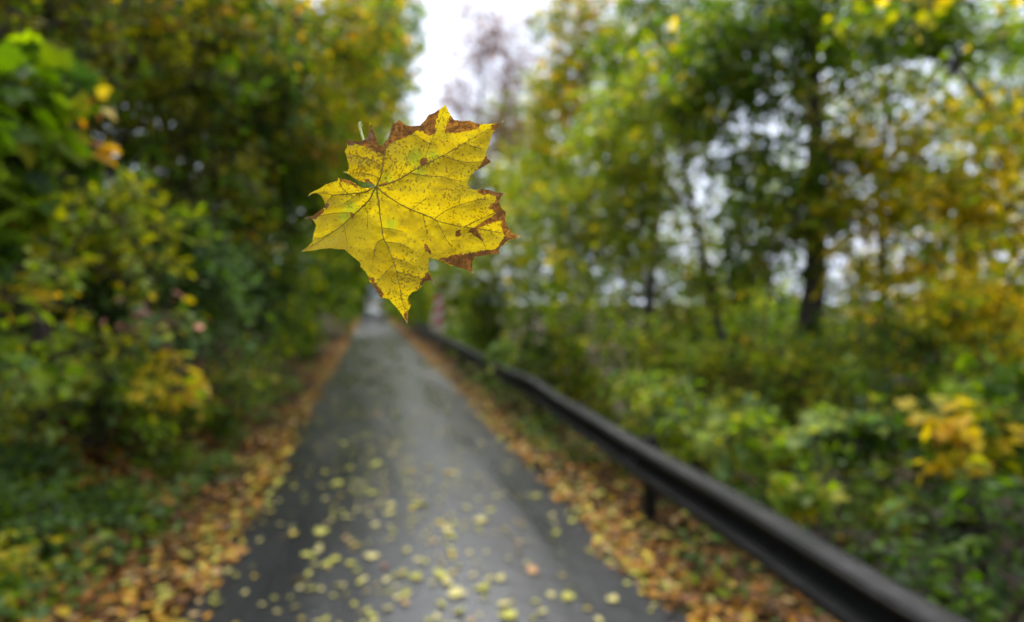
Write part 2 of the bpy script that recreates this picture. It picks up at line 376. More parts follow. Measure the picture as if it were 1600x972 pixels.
        dirs = td[ci, ti]; pos = C[ci] + dirs * (tl[ci, ti] * t)[:, None] + rng.normal(size=(n, 3)) * 0.03
        side = norm(np.cross(dirs, np.array([0, 0, 1.0])) + 1e-6) * np.where(rng.random(n) < 0.5, 1, -1)[:, None]
        ax = norm(dirs * 0.6 + side * 0.8 + rng.normal(size=(n, 3)) * 0.35 + np.array([0, 0, -droop]))
        nr = norm(np.array([0, 0, 1.0]) + rng.normal(size=(n, 3)) * 0.75)
        size = lsize * (0.6 + 0.65 * rng.random(n))
        cl_col = pick(pal, nc, rng)
        if secondary is not None:                                    # a second palette in some of the crown volumes
            idx = np.isin(which, secondary[1]); 
            if idx.any(): cl_col[idx] = pick(secondary[0], int(idx.sum()), rng)
        own = rng.random(n) < 0.62
        rest = pick(pal, n, rng)
        if secondary is not None:
            s2 = np.isin(which[ci], secondary[1]); rest[s2] = pick(secondary[0], int(s2.sum()), rng)
        col = np.where(own[:, None], cl_col[ci], rest)
        if leafless > 0:
            k = rng.random(n) > leafless; pos, ax, nr, size, col = pos[k], ax[k], nr[k], size[k], col[k]
        big = np.zeros(len(pos), bool)
        if single:
            px, py, dep = project(pos); s = size * FPX / np.maximum(dep, 0.1)
            ok = (dep > 0.5) & (px > -20) & (px < 1620) & (py > -20) & (py < 990) & (s > 10)
            sc = np.where(ok, s * (1 + 0.3 * rng.random(len(s))), 0); top = np.argsort(-sc)[:single]; top = top[sc[top] > 0]; big[top] = True
            for i in top:
                leaf_object("leaf", "maple" if kind == "maple" else "oval", pos[i], ax[i], nr[i], size[i], col[i], M_LEAF, root, base)
        j = ~big
        if j.any():
            colj = col[j] * (0.5 + 0.95 * rng.random((int(j.sum()), 1)))
            fo = link("foliage", leaves_mesh("foliage", kind, pos[j] - base, ax[j], nr[j], size[j], colj), M_LEAF, root); fo["kind"] = "stuff"
    return root

def E(px, py, Yd, rx, ry, rz): return (at(px, py, Yd), (rx, ry, rz))
def EW(x, y, z, rx, ry, rz): return ((x, y, z), (rx, ry, rz))
# left bank, near to far
LS = "shrubs on the left bank"
plant("maple_sapling", "green maple sapling leaning in at the left picture edge, level with the hanging leaf", "sapling", (-3.1, 4.9, 0), [E(15, 165, 4.3, .30, .35, .30), E(40, 235, 4.2, .22, .3, .2), E(0, 320, 4.2, .25, .3, .25)], 26, 7, .15, "green", "maple", single=110, seed=1, clr=.2)
plant("maple_sapling", "thin maple sapling with a few big orange leaves left of the hanging leaf", "sapling", (-3.4, 5.6, 0), [E(105, 165, 4.9, .18, .2, .12), E(150, 235, 4.8, .09, .12, .08)], 11, 5, .11, "orange", "maple", single=70, seed=2, clr=.12, stems=3, dens=.75)
plant("bramble_shrub", "yellow leaved low bramble at the left picture edge halfway down", "shrub", (-2.9, 4.5, 0), [E(35, 460, 4.3, .32, .3, .16), E(70, 390, 4.5, .3, .3, .2), E(10, 540, 4.3, .3, .3, .2)], 24, 9, .085, "yellow", "oval", group=LS, single=110, seed=3, clr=.17, dens=1.2, secondary=("lime", [1, 2]))
plant("spindle_shrub", "shrub with mixed pink, orange and yellow leaves on the left bank", "shrub", (-2.6, 6.2, 0), [E(255, 510, 5.6, .32, .35, .24), E(385, 525, 6.0, .16, .2, .2), E(270, 585, 5.4, .3, .3, .18)], 30, 10, .085, "pink", "oval", group=LS, single=150, seed=4, clr=.2, dens=1.2, secondary=("yellow", [1, 2]))
plant("hazel_shrub", "bright green hazel bush above the litter at far left of the bank", "shrub", (-3.2, 6.2, 0), [E(110, 570, 5.4, .6, .5, .35), E(60, 640, 5.0, .35, .4, .2), E(200, 360, 6, .7, .5, .5)], 60, 12, .075, "lime", "oval", group=LS, single=110, seed=5, clr=.24, secondary=("yellowgreen", [2]))
plant("hazel_shrub", "blue green bush directly behind the pink and yellow leaved shrub", "shrub", (-2.9, 7.6, 0), [E(320, 470, 7.2, .8, .7, .55), E(430, 560, 7.0, .35, .5, .4), E(300, 400, 7.6, .8, .6, .5)], 110, 14, .08, "blue", "oval", group=LS, single=100, seed=6, clr=.28)
plant("hazel_shrub", "dark green bush under the orange leaved sapling, in the shade of the bank", "shrub", (-4.3, 7.2, 0), [E(140, 420, 7.0, 1.0, .8, .9), E(60, 330, 6.6, .8, .6, .8)], 120, 14, .08, "dark", "oval", group=LS, single=80, seed=7, clr=.3, secondary=("green", [1]))
plant("hazel_shrub", "tall olive bush with sparse leaves around the dark hollow on the left", "shrub", (-4.6, 9.0, 0), [E(250, 240, 8.6, 1.3, 1.0, 1.4), E(330, 330, 8.8, 1.0, 1, 1.0)], 150, 14, .08, "olive", "small", group=LS, seed=8, clr=.34)
plant("hazel_shrub", "deep green bush left below the hanging leaf, close to the road edge", "shrub", (-3.0, 10.5, 0), [E(430, 420, 10, 1.1, 1.2, 1.2), E(470, 500, 10, .55, 1.2, .7)], 200, 16, .085, "dark", "small", group=LS, single=60, seed=9, clr=.34, secondary=("green", [1]))
plant("hazel_shrub", "green bush seen just left of the hanging leaf's left lobe", "shrub", (-3.2, 12.5, 0), [E(430, 290, 12, 1.3, 1.3, 1.4), E(500, 340, 12.5, 1.0, 1.3, 1.3)], 220, 16, .09, "green", "small", group=LS, seed=10, clr=.38)
plant("hazel_shrub", "roadside bush left of the far road, with one yellow spray", "shrub", (-2.9, 15.5, 0), [E(500, 450, 15, .9, 1.6, 1.3), E(500, 478, 14.5, .16, .2, .16)], 170, 16, .1, "green", "small", group=LS, seed=11, clr=.4, secondary=("yellow", [1]))
plant("hazel_shrub", "dense bush crowding the far left road edge below the hanging leaf", "shrub", (-2.9, 21, 0), [E(530, 435, 21, 1.2, 2.6, 2.0)], 170, 18, .12, "green", "small", group=LS, seed=12, clr=.5)
plant("hazel_shrub", "farthest bush on the left where the road narrows to a point", "shrub", (-3.2, 32, 0), [E(548, 430, 31, 1.5, 4, 2.8), E(562, 455, 44, 1.4, 5, 2.6)], 200, 18, .16, "green", "small", group=LS, seed=13, clr=.7)
LT = "trees on the left bank"
def tr(b, top, r, mid=None):
    b = np.array(b, float); top = np.array(top, float); m = (b + top) / 2 + np.array(mid if mid else (0, 0, 0)); return ([b, m, top], r)
plant("hornbeam_tree", "olive brown tree filling the top left corner", "tree", (-5.2, 7.8, 0), [E(60, 60, 7.2, 1.9, 1.3, 1.2), E(200, 40, 8, 1.6, 1.4, 1.2), E(0, 250, 7.6, 1.3, 1, 1.0)], 330, 18, .075, "olive", "small", group=LT, trunk=tr((-5.2, 7.8, 0), (-5.0, 7.6, 5.5), .13, (.2, 0, 0)), seed=21, clr=.36, secondary=("dark", [2]))
plant("hornbeam_tree", "tree with olive and yellow leaves above the dark hollow on the left", "tree", (-5.4, 10.8, 0), [E(300, 90, 10, 1.9, 1.5, 1.9), E(420, 180, 11, 1.6, 1.6, 1.4), E(370, 20, 8.5, .9, .8, .7)], 420, 18, .08, "dark", "small", group=LT, trunk=tr((-5.4, 10.8, 0), (-4.8, 10.5, 6.5), .16, (-.2, 0, 0)), seed=22, clr=.38, secondary=("autumn", [1, 2]))
plant("maple_tree", "maple with hanging orange and yellow leaves left of the sky gap", "tree", (-4.6, 15, 0), [E(430, 60, 12, 1.6, 1.6, 1.6), E(520, 130, 13.5, 1.3, 1.8, 1.9), E(560, 40, 13, 1.0, 1.6, 1.5), E(500, 240, 14, 1.4, 1.6, 1.6)], 430, 17, .1, "autumn", "small", group=LT, trunk=tr((-4.6, 15, 0), (-3.2, 14.5, 8), .17, (-.4, 0, .3)), seed=23, clr=.42, dens=1.35, secondary=("green", [3]))
plant("maple_tree", "green maple whose crown borders the left side of the sky gap", "tree", (-4.4, 22, 0), [E(560, 100, 20, 1.7, 3, 3.0), E(600, 40, 20, 1.1, 2.4, 2.2), E(540, 260, 21, 2.0, 3, 2.6), E(622, 100, 22, .7, 1.5, 1.6), E(632, 30, 21, .6, 1.5, 1.2), E(610, 170, 23, .7, 1.5, 1.4)], 460, 18, .13, "green", "small", group=LT, trunk=tr((-4.4, 22, 0), (-2.6, 21, 11), .2), seed=24, clr=.55, dens=1.3, secondary=("autumn", [0]))
plant("maple_tree", "farther green tree behind the hanging leaf on the left side of the road", "tree", (-4.6, 36, 0), [E(560, 330, 34, 3.0, 5, 4.5), E(555, 180, 36, 3.2, 5, 5)], 300, 18, .2, "green", "small", group=LT, trunk=tr((-4.6, 36, 0), (-4, 35, 13), .25), seed=25, clr=.9)
plant("oak_tree", "distant tree closing the end of the road on its left", "tree", (-5, 75, 0), [E(540, 380, 70, 4.5, 8, 8), E(561, 430, 72, 1.4, 5, 5)], 200, 18, .38, "green", "small", trunk=tr((-5, 75, 0), (-5, 74, 14), .3), seed=26, clr=1.4, dens=4)
plant("oak_tree", "distant tree closing the end of the road on its right, below the hanging leaf", "tree", (7.5, 78, 0), [E(615, 400, 75, 2.6, 6, 7), E(660, 330, 75, 5, 7, 8)], 240, 18, .38, "yellowgreen", "small", trunk=tr((7.5, 78, 0), (7, 77, 14), .3), seed=27, clr=1.4, dens=4)
BT = "trees rising up the left bank behind the roadside bushes"
plant("beech_tree", "dark leafy tree behind the bushes at the left picture edge", "tree", (-6.2, 8.6, 0), [EW(-5.2, 8.6, 3.2, 1.5, 1.6, 2.2), EW(-5.6, 10, 6.5, 1.8, 2, 2.0)], 330, 18, .09, "dark", "small", group=BT, trunk=tr((-6.2, 8.6, 0), (-5.8, 9, 7.5), .16), seed=81, clr=.4, secondary=("olive", [1]))
plant("beech_tree", "dark leafy tree behind the dark hollow in the left bushes", "tree", (-6.2, 13, 0), [EW(-5.4, 13, 3.5, 1.7, 2.2, 2.8), EW(-5.4, 13.5, 7.5, 2, 2.4, 2.6)], 380, 18, .095, "dark", "small", group=BT, trunk=tr((-6.2, 13, 0), (-5.6, 13, 9), .18), seed=82, clr=.45, secondary=("olive", [1]))
plant("beech_tree", "deep green tree behind the maples left of the hanging leaf", "tree", (-6, 19, 0), [EW(-5, 19, 4, 1.8, 3, 3.4), EW(-5, 19, 9.5, 2.2, 3, 3.2)], 360, 18, .12, "dark", "small", group=BT, trunk=tr((-6, 19, 0), (-5.4, 19, 11), .2), seed=83, clr=.55, secondary=("green", [1]))
plant("beech_tree", "green tree farther along the left bank, partly behind the hanging leaf", "tree", (-6, 28, 0), [EW(-4.6, 28, 4.5, 2, 5, 4.2), EW(-4.8, 28, 11, 2.4, 4, 4)], 360, 18, .15, "green", "small", group=BT, trunk=tr((-6, 28, 0), (-5.4, 28, 13), .2), seed=84, clr=.7)
plant("hazel_shrub", "low green bush hanging to the litter below the deep green roadside bush", "shrub", (-2.6, 9.2, 0), [E(400, 590, 8.2, .45, .7, .38), E(460, 560, 9.5, .4, .8, .45)], 90, 13, .07, "green", "oval", group=LS, single=90, seed=14, clr=.24, secondary=("lime", [0]))
plant("hazel_shrub", "low bush on the left verge halfway along the visible road", "shrub", (-2.4, 13.5, 0), [E(500, 535, 12.5, .45, 1.3, .55)], 80, 14, .08, "green", "small", group=LS, seed=15, clr=.3)
plant("hazel_shrub", "low bush on the left verge far along the road", "shrub", (-2.4, 20, 0), [EW(-2.25, 19, .75, .6, 2.6, .8)], 90, 14, .1, "green", "small", group=LS, seed=16, clr=.35)
plant("fern_clump", "dark green undergrowth on the slope beneath the pink leaved shrub", "shrub", (-3.0, 7.0, 0), [E(250, 640, 6.4, .55, .6, .22), E(170, 600, 6.6, .6, .6, .25)], 70, 13, .07, "green", "oval", group=LS, single=90, seed=17, clr=.22, secondary=("dark", [1]))
# low herbs at the foot of the left bank
LH = "low green herbs at the foot of the left bank"
herbs = [((-2.35, 4.3), .42, "broad patch of green herbs in the bottom left corner", "herb"), ((-2.0, 4.95), .24, "herb clump nearest the road among the lower left leaf litter", "herb"), ((-2.75, 5.3), .36, "herb clump above the bottom left patch, on the slope", "herb"),
         ((-2.0, 6.4), .22, "small herb clump beside the litter below the pink leaved shrub", "lime"), ((-2.2, 3.75), .25, "yellowing herb clump at the very bottom left corner", "yellowgreen"), ((-2.05, 8.3), .28, "herb clump on the left verge beneath the deep green bush", "green"),
         ((-1.95, 10.8), .3, "farther herb clump on the left verge close to the asphalt", "green")]
for i, ((x, y), s, lab, pal) in enumerate(herbs):
    z = float(ground(x, y)); plant("herb_clump", lab, "herb", (x, y, 0), [((x, y, z + s * .45), (s, s, s * .5))], 34, 13, .055, pal, "oval", group=LH, single=70, seed=60 + i, clr=.12, stems=6, stem_r=.004, keepout=False)

# right side behind the rail
RS = "shrubs behind the guard rail"
plant("elder_shrub", "pale green elder sprays leaning over the guard rail just right of mid picture", "shrub", (3.2, 9.4, 0), [E(790, 552, 9.4, .32, .3, .14), E(770, 580, 9.0, .1, .2, .1), E(870, 552, 9.8, .5, .5, .22)], 32, 12, .09, "lime", "oval", group=RS, single=90, seed=31, clr=.17, keepout=False, dens=1.0)
plant("elder_shrub", "pale green bush rising behind the middle of the guard rail", "shrub", (3.5, 5.4, 0), [E(1060, 640, 5.0, .36, .4, .22), E(1140, 650, 4.9, .3, .4, .2), E(1010, 610, 5.6, .4, .4, .2), E(1075, 690, 4.7, .12, .2, .1), E(1130, 720, 4.2, .1, .12, .08)], 60, 11, .08, "lime", "oval", group=RS, single=120, seed=32, clr=.18)
plant("hazel_shrub", "yellow green bush behind the rail at the foot of the thin leaning trunk", "shrub", (4.0, 8.0, 0), [E(960, 520, 7.6, .9, .8, .6), E(900, 470, 8.6, .9, .8, .8), E(1060, 560, 7, .7, .7, .4)], 90, 13, .08, "yellowgreen", "oval", group=RS, single=110, seed=33, clr=.28)
plant("hazel_shrub", "tall bright bush directly right of the hanging leaf's brown edge", "shrub", (3.9, 11, 0), [E(860, 380, 10.5, 1.1, 1.0, 1.4), E(950, 300, 10.5, 1.2, 1.0, 1.4), E(860, 510, 10.5, .8, .9, .7)], 230, 15, .085, "yellowgreen", "small", group=RS, seed=34, clr=.36, dens=1.7, secondary=("green", [2]))
plant("hazel_shrub", "green bush behind the rail near the striped marker board", "shrub", (3.6, 16, 0), [E(760, 480, 15.5, .9, 1.4, 1.0), E(790, 400, 15.5, 1.2, 1.4, 1.3)], 170, 15, .1, "green", "small", group=RS, seed=35, clr=.42, secondary=("yellowgreen", [1]))
plant("hazel_shrub", "bush just behind the striped marker board", "shrub", (4.2, 24.5, 0), [E(700, 440, 25, 1.8, 2.0, 1.9), E(650, 450, 30, 1.2, 2.4, 1.6)], 190, 15, .13, "green", "small", group=RS, seed=36, clr=.6, dens=3, secondary=("yellowgreen", [0]))
plant("hazel_shrub", "farthest bush on the right between the road end and the marker board", "shrub", (4.0, 44, 0), [E(650, 460, 42, 1.5, 5, 2.0), E(660, 400, 44, 2.4, 4, 3.5), E(640, 475, 34, .9, 2, 1.2), E(625, 470, 52, 1.3, 4, 2.2)], 260, 16, .18, "green", "small", group=RS, seed=37, clr=.8, dens=4)
plant("bramble_shrub", "leafy bramble behind the rail with one big pale yellow leaf cluster", "shrub", (3.3, 3.6, 0), [E(1265, 760, 3.45, .12, .15, .09), E(1390, 770, 3.3, .15, .15, .08), E(1180, 690, 4.0, .35, .35, .18), E(1320, 680, 3.9, .4, .35, .22)], 42, 10, .08, "lime", "maple", group=RS, single=130, seed=38, clr=.16, secondary=("yellowgreen", [0, 1]))
plant("bramble_shrub", "shade-coloured green bramble in the lower right corner, hanging over the rail", "shrub", (3.35, 2.5, 0), [E(1540, 900, 2.25, .22, .25, .16), E(1480, 830, 2.6, .3, .3, .18), E(1250, 835, 3.0, .1, .12, .07), E(1575, 790, 2.4, .25, .25, .2), E(1430, 890, 2.5, .16, .2, .12), E(1340, 850, 2.75, .12, .15, .08), E(1480, 940, 2.2, .2, .2, .12), E(1380, 930, 2.5, .12, .15, .09)], 70, 10, .07, "dark", "oval", group=RS, single=160, seed=39, clr=.15, keepout=False, dens=1.1)  # shade of the canopy above is painted in through the darker leaf palette
plant("bramble_shrub", "shade-coloured green bush right of the rail's near end, below the yellow bush", "shrub", (4.3, 3.4, 0), [E(1420, 720, 3.5, .7, .5, .45), E(1560, 700, 3.0, .5, .5, .4)], 62, 13, .07, "dark", "oval", group=RS, single=110, seed=40, clr=.22, dens=1.3, secondary=("green", [1]))  # darker leaf colours stand in for the shade under the trees
plant("maple_sapling", "bush with a bright yellow spray at the right picture edge below mid height", "shrub", (4.2, 3.3, 0), [E(1510, 665, 3.0, .24, .25, .14), E(1490, 725, 2.95, .15, .2, .1), E(1560, 620, 3.2, .3, .3, .25)], 40, 11, .085, "yellow", "maple", group=RS, single=110, seed=41, clr=.17, dens=.9, secondary=("green", [2]))
plant("hazel_shrub", "olive bush between the thin leaning trunk and the thick dark trunk", "shrub", (5.6, 6.9, 0), [E(1180, 600, 6.4, .9, .8, .5), E(1280, 580, 6.2, .9, .8, .5)], 80, 13, .08, "olive", "oval", group=RS, single=90, seed=42, clr=.28, secondary=("yellowgreen", [1]))
plant("hazel_shrub", "leafy green bush filling the right edge under the yellow crown", "shrub", (6.8, 5.4, 0), [E(1420, 560, 5.2, .9, .8, .5), E(1540, 520, 4.8, .8, .8, .6)], 85, 13, .08, "green", "oval", group=RS, single=90, seed=43, clr=.28, secondary=("goldtree", [1]))
plant("hawthorn_bush", "dark bush down the slope behind the thick trunk on the right", "shrub", (9.5, 9.5, 0), [EW(9.5, 9.5, .2, 2.0, 1.8, 1.5)], 200, 15, .1, "olive", "small", group=RS, seed=44, clr=.45)
plant("hawthorn_bush", "green bush down the slope between the thick trunk and the tall bushes", "shrub", (9, 13, 0), [EW(9, 13, .3, 2.4, 2.2, 1.6)], 220, 15, .11, "green", "small", group=RS, seed=45, clr=.5)
plant("hawthorn_bush", "yellow green bush down the slope at the right edge behind the slender trunk", "shrub", (10.5, 7, 0), [EW(10.5, 7.0, .2, 2.2, 1.8, 1.6)], 200, 15, .1, "yellowgreen", "small", group=RS, seed=46, clr=.45)
plant("hawthorn_bush", "far hedge bush low behind the sky holes right of the thin leaning trunk", "shrub", (17, 20, 0), [EW(17, 20, -.6, 4, 3, 3.6)], 260, 15, .16, "green", "small", group=RS, seed=47, clr=.8)
plant("hawthorn_bush", "far hedge bush low behind the slender trunk on the right", "shrub", (22, 16, 0), [EW(22, 16, -.8, 4, 4, 3.8)], 260, 15, .16, "olive", "small", group=RS, seed=48, clr=.8)
plant("bramble_shrub", "dark undergrowth right behind the far part of the guard rail", "shrub", (3.2, 12.5, 0), [EW(3.3, 12.5, .35, .5, 2.2, .6), EW(3.6, 9.5, .35, .6, 1.4, .6)], 170, 14, .08, "green", "small", group=RS, seed=49, clr=.3, secondary=("yellowgreen", [1]))
plant("bramble_shrub", "low undergrowth behind the guard rail between the pale elder and the marker board", "shrub", (3.2, 19, 0), [EW(3.3, 19, .5, .6, 4, .8)], 130, 14, .1, "green", "small", group=RS, seed=50, clr=.36)
plant("bramble_shrub", "low leafy tangle behind the rail below the olive bush", "shrub", (3.7, 5.9, 0), [EW(3.7, 6.2, .15, .6, 1.2, .4), EW(4.3, 4.6, -.1, .7, .9, .45)], 75, 13, .075, "yellowgreen", "oval", group=RS, single=100, seed=70, clr=.24, secondary=("green", [1]))
plant("hawthorn_bush", "farthest pale bush on the horizon right of the tall bushes", "shrub", (21, 32, 0), [EW(20, 31, -.8, 5, 4, 4.2)], 230, 15, .22, "lime", "small", group=RS, seed=71, clr=1.0)
plant("hawthorn_bush", "farthest yellow bush on the horizon at the right edge", "shrub", (30, 20, 0), [EW(29, 20, -1.2, 4, 5, 4.4)], 230, 15, .22, "goldtree", "small", group=RS, seed=72, clr=1.0)
plant("hawthorn_bush", "mid slope bush just left of the thick dark trunk's foot", "shrub", (11.5, 15.5, 0), [EW(11.5, 15.5, .3, 2.4, 2, 2.2)], 220, 15, .13, "yellowgreen", "small", group=RS, seed=73, clr=.55)
RT = "trees behind the guard rail"
for i, (pa, pb, Yd, r_, lab) in enumerate([((832, 560), (815, 300), 12.0, .035, "thin upright sapling stem right of the hanging leaf's lowest tip"), ((905, 560), (930, 290), 9.5, .03, "thin sapling stem leaning right in the middle of the right hand bushes"),
        ((985, 570), (965, 260), 8.8, .035, "thin sapling stem leaning left just left of the leaning trunk"), ((1190, 600), (1210, 330), 7.0, .03, "thin sapling stem between the leaning trunk and the thick trunk"), ((1450, 600), (1440, 250), 5.6, .03, "thin sapling stem right of the slender yellow tree")]):
    a_, b_ = at(*pa, Yd), at(*pb, Yd + .3)
    plant("ash_sapling", lab, "sapling", (a_[0], Yd, 0), [(b_, (.5, .5, .4)), ((a_ + b_) / 2 + np.array([.1, 0, .5]), (.4, .4, .5))], 22, 7, .08, "yellowgreen", "small", group="thin saplings behind the guard rail", trunk=([(a_[0], Yd, 0), a_, (a_ + b_) / 2, b_], r_), seed=110 + i, clr=.3, dens=1.4)
p0 = at(1135, 560, 8.2); p1 = at(1068, 270, 8.6)
plant("maple_tree", "slim maple with a thin leaning trunk right of the hanging leaf", "tree", (p0[0] + .15, 8.2, 0), [E(1020, 190, 8.8, 1.4, 1.2, 1.1), E(1000, 330, 9, 1.1, 1.1, 1.0), E(1130, 150, 8.5, 1.0, 1, .8)], 250, 16, .09, "yellowgreen", "small", group=RT, trunk=([(p0[0] + .15, 8.2, 0), p0, p1, at(1050, 60, 8.8)], .075), seed=51, clr=.38, dens=1.7, secondary=("green", [2]))
q0 = at(1262, 560, 7.6); q1 = at(1275, 290, 7.6)
plant("oak_tree", "big green tree with the thick dark trunk on the right", "tree", (q0[0], 7.6, 0), [E(1180, 90, 8.0, 1.5, 1.3, .9), E(1320, 130, 7.6, 1.2, 1.2, .8), E(1270, 20, 7.6, 2.0, 1.6, .8), E(1290, 330, 7.4, .55, .6, .7), E(1190, 330, 7.8, .8, .7, .9), E(1200, 250, 7.8, .9, .7, .5), E(1160, 420, 7.9, .6, .6, .6), E(1268, 470, 7.3, .32, .25, .9), E(1272, 260, 7.3, .4, .3, .9)], 480, 15, .085, "green", "small", group=RT, trunk=([(q0[0], 7.6, 0), q0, q1, at(1268, 60, 7.7)], .25), seed=52, clr=.36, secondary=("yellowgreen", [1]))
s0 = at(1382, 560, 6.9); s1 = at(1376, 300, 6.9)
plant("maple_tree", "yellow leaved tree with a slender trunk right of the thick dark trunk", "tree", (s0[0], 6.9, 0), [E(1400, 300, 6.6, .9, .8, .5), E(1480, 400, 6.2, .7, .7, .5), E(1330, 220, 7, .6, .6, .4), E(1450, 180, 6.5, .7, .7, .4), E(1360, 430, 6.8, .7, .7, .5), E(1440, 330, 6.6, .7, .7, .4), E(1330, 360, 6.9, .6, .6, .6), E(1400, 230, 6.7, .8, .7, .4)], 215, 11, .09, "goldtree", "small", group=RT, trunk=([(s0[0], 6.9, 0), s0, s1, at(1390, 120, 6.8)], .085), seed=53, clr=.34)
b0, b1, b2 = at(1640, 300, 5.4), at(1590, 215, 5.3), at(1470, 80, 5.2)
plant("maple_tree", "tree at the right edge with a dark branch reaching across the upper right sky", "tree", (b0[0] + .8, 5.4, 0), [E(1560, 320, 5.2, .6, .6, .4), E(1520, 60, 5.2, .8, .7, .3), E(1430, 40, 5.4, .8, .7, .35), E(1570, 440, 5.0, .5, .5, .4), E(1580, 180, 5.0, .35, .4, .3), E(1540, 380, 5.0, .7, .6, .35), E(1500, 480, 5, .6, .6, .3), E(1560, 250, 5.1, .6, .5, .35), E(1480, 290, 5.4, .6, .6, .35)], 185, 11, .085, "goldtree", "small", group=RT, trunk=([(b0[0] + .8, 5.4, 0), b0 + np.array([.5, 0, -.6]), b1, b2], .07), seed=54, clr=.3, secondary=("green", [1, 2]))
plant("maple_tree", "tall tree with orange tinted crown right of the sky gap", "tree", (5.6, 18, 0), [E(900, 190, 17, 1.7, 2.2, 2.0), E(960, 90, 16, 1.6, 2, 1.6), E(840, 300, 18, 1.8, 2.2, 1.8), E(905, 50, 17, .9, 1.2, 1.5), E(870, 130, 17.5, .7, 1.2, 1.3), E(880, 20, 16, .8, 1.2, 1.0)], 430, 15, .12, "autumn", "small", group=RT, trunk=tr((5.6, 18, 0), (6.6, 17.5, 9), .17), seed=55, clr=.5, dens=1.6, secondary=("yellowgreen", [2]))
plant("maple_tree", "bright green tree above the tall bush right of the hanging leaf", "tree", (6.8, 13.5, 0), [E(1040, 60, 12.5, 1.9, 1.6, 1.5), E(1000, 230, 13, 1.5, 1.6, 1.5)], 280, 15, .1, "yellowgreen", "small", group=RT, trunk=tr((6.8, 13.5, 0), (7.3, 13, 8.5), .15), seed=56, clr=.45, dens=1.6, secondary=("green", [0]))
plant("birch_tree", "nearly bare reddish brown tree standing in the sky gap", "tree", (6.5, 40, 0), [E(745, 70, 38, 1.7, 2.0, 3.6), E(770, 190, 38, 2.6, 2.5, 3.4), E(705, 150, 40, 1.4, 2, 2), E(800, 100, 38, 2.2, 2, 3)], 170, 10, .13, "red", "small", group=RT, trunk=tr((6.5, 40, 0), (7.6, 38.5, 20), .2), seed=57, clr=1.1, leafless=.0, dens=5.5)
plant("oak_tree", "pale green tree behind the nearly bare one, low in the sky gap", "tree", (7.5, 52, 0), [E(700, 300, 50, 4.5, 5, 4.5), E(780, 260, 50, 5, 5, 5), E(840, 230, 46, 4, 4, 6)], 280, 15, .25, "yellowgreen", "small", group=RT, trunk=tr((7.5, 52, 0), (9, 50, 13), .25), seed=58, clr=1.1, dens=5)
plant("oak_tree", "dark tree behind the tall bushes right of the hanging leaf", "tree", (8.5, 17, 0), [E(960, 420, 17, 2.6, 2, 2.2), E(1060, 440, 14, 2.0, 1.6, 1.5)], 230, 15, .11, "olive", "small", group=RT, trunk=tr((8.5, 17, 0), (9, 16.5, 5), .14), seed=59, clr=.5, secondary=("green", [0]))
plant("poplar_tree", "thin leaved tree far down the slope, seen through the holes left of the thick trunk", "tree", (17, 22, 0), [EW(15.5, 21, 3.2, 2.6, 2.6, 3.2), EW(17, 22, 6.5, 2.6, 2.6, 2.2)], 270, 12, .12, "lime", "small", group=RT, trunk=tr((17, 22, 0), (16.4, 21.6, 9), .16), seed=91, clr=.8)
plant("poplar_tree", "thin yellow tree far down the slope, seen behind the slender trunk", "tree", (22, 17, 0), [EW(20, 17, 2.6, 2.6, 2.6, 3.0), EW(21, 15, 6.0, 2.6, 2.6, 2.4)], 190, 11, .12, "goldtree", "small", group=RT, trunk=tr((22, 17, 0), (21.4, 16.6, 9), .16), seed=92, clr=.8)
plant("poplar_tree", "tall thin tree far behind the branch in the upper right corner", "tree", (20, 12.5, 0), [EW(18, 11.8, 7.5, 3.2, 2.0, 2.6)], 260, 13, .1, "green", "small", group=RT, trunk=tr((20, 12.5, 0), (18.6, 12, 10), .16), seed=93, clr=.75)
plant("oak_tree", "farthest tree arching over the bright end of the road", "tree", (-4, 97, 0), [E(556, 462, 95, 2.0, 4, 4.0), E(583, 424, 96, 2.6, 4, 3.2), E(545, 400, 95, 4, 5, 6)], 170, 16, .36, "green", "small", trunk=tr((-4, 97, 0), (-2.5, 96, 10), .3), seed=94, clr=1.2, dens=4, keepout=False)
plant("oak_tree", "farthest bush right of the bright end of the road", "tree", (5, 95, 0), [E(610, 466, 95, 1.9, 4, 3.4), E(622, 430, 95, 3, 4, 5)], 130, 16, .36, "yellowgreen", "small", trunk=tr((5, 95, 0), (4.6, 95, 8), .25), seed=95, clr=1.2, dens=4, keepout=False)
plant("maple_tree", "near maple at the right whose leaves droop into the top right corner", "tree", (6.4, 2.6, 0), [EW(5.0, 3.4, 4.9, 1.6, 1.3, .8), EW(4.6, 2.2, 5.4, 1.6, 1.6, .9)], 110, 11, .09, "goldtree", "small", group=RT, trunk=tr((6.4, 2.6, 0), (5.6, 2.8, 6.2), .11), seed=96, clr=.36, secondary=("green", [1]))
def weeds(label, spots, n, seed, pal, lsize):
    rng = np.random.default_rng(seed); k = rng.integers(0, len(spots), n); S = np.array(spots)[k]
    x = S[:, 0] + rng.normal(size=n) * S[:, 2]; y = S[:, 1] + rng.normal(size=n) * S[:, 2] * 1.8
    z = surf_z(x, y) + np.abs(rng.normal(size=n)) * 0.11 + 0.03
    ok = (x < ROAD_L - 0.25) | (x > ROAD_R + 0.2); x, y, z = x[ok], y[ok], z[ok]; n = len(x)
    a = rng.random(n) * 6.28; ax = np.stack([np.cos(a), np.sin(a), 0.3 * rng.normal(size=n)], 1); nr = norm(np.array([0, 0, 1.0]) + rng.normal(size=(n, 3)) * 0.45)
    o = link("ground_cover", leaves_mesh("ground_cover", "oval", np.stack([x, y, z], 1), ax, nr, lsize * (0.6 + 0.8 * rng.random(n)), pick(pal, n, rng)), M_LEAF); tag(o, label, "ground cover", kind="stuff")
rw = np.random.default_rng(8)
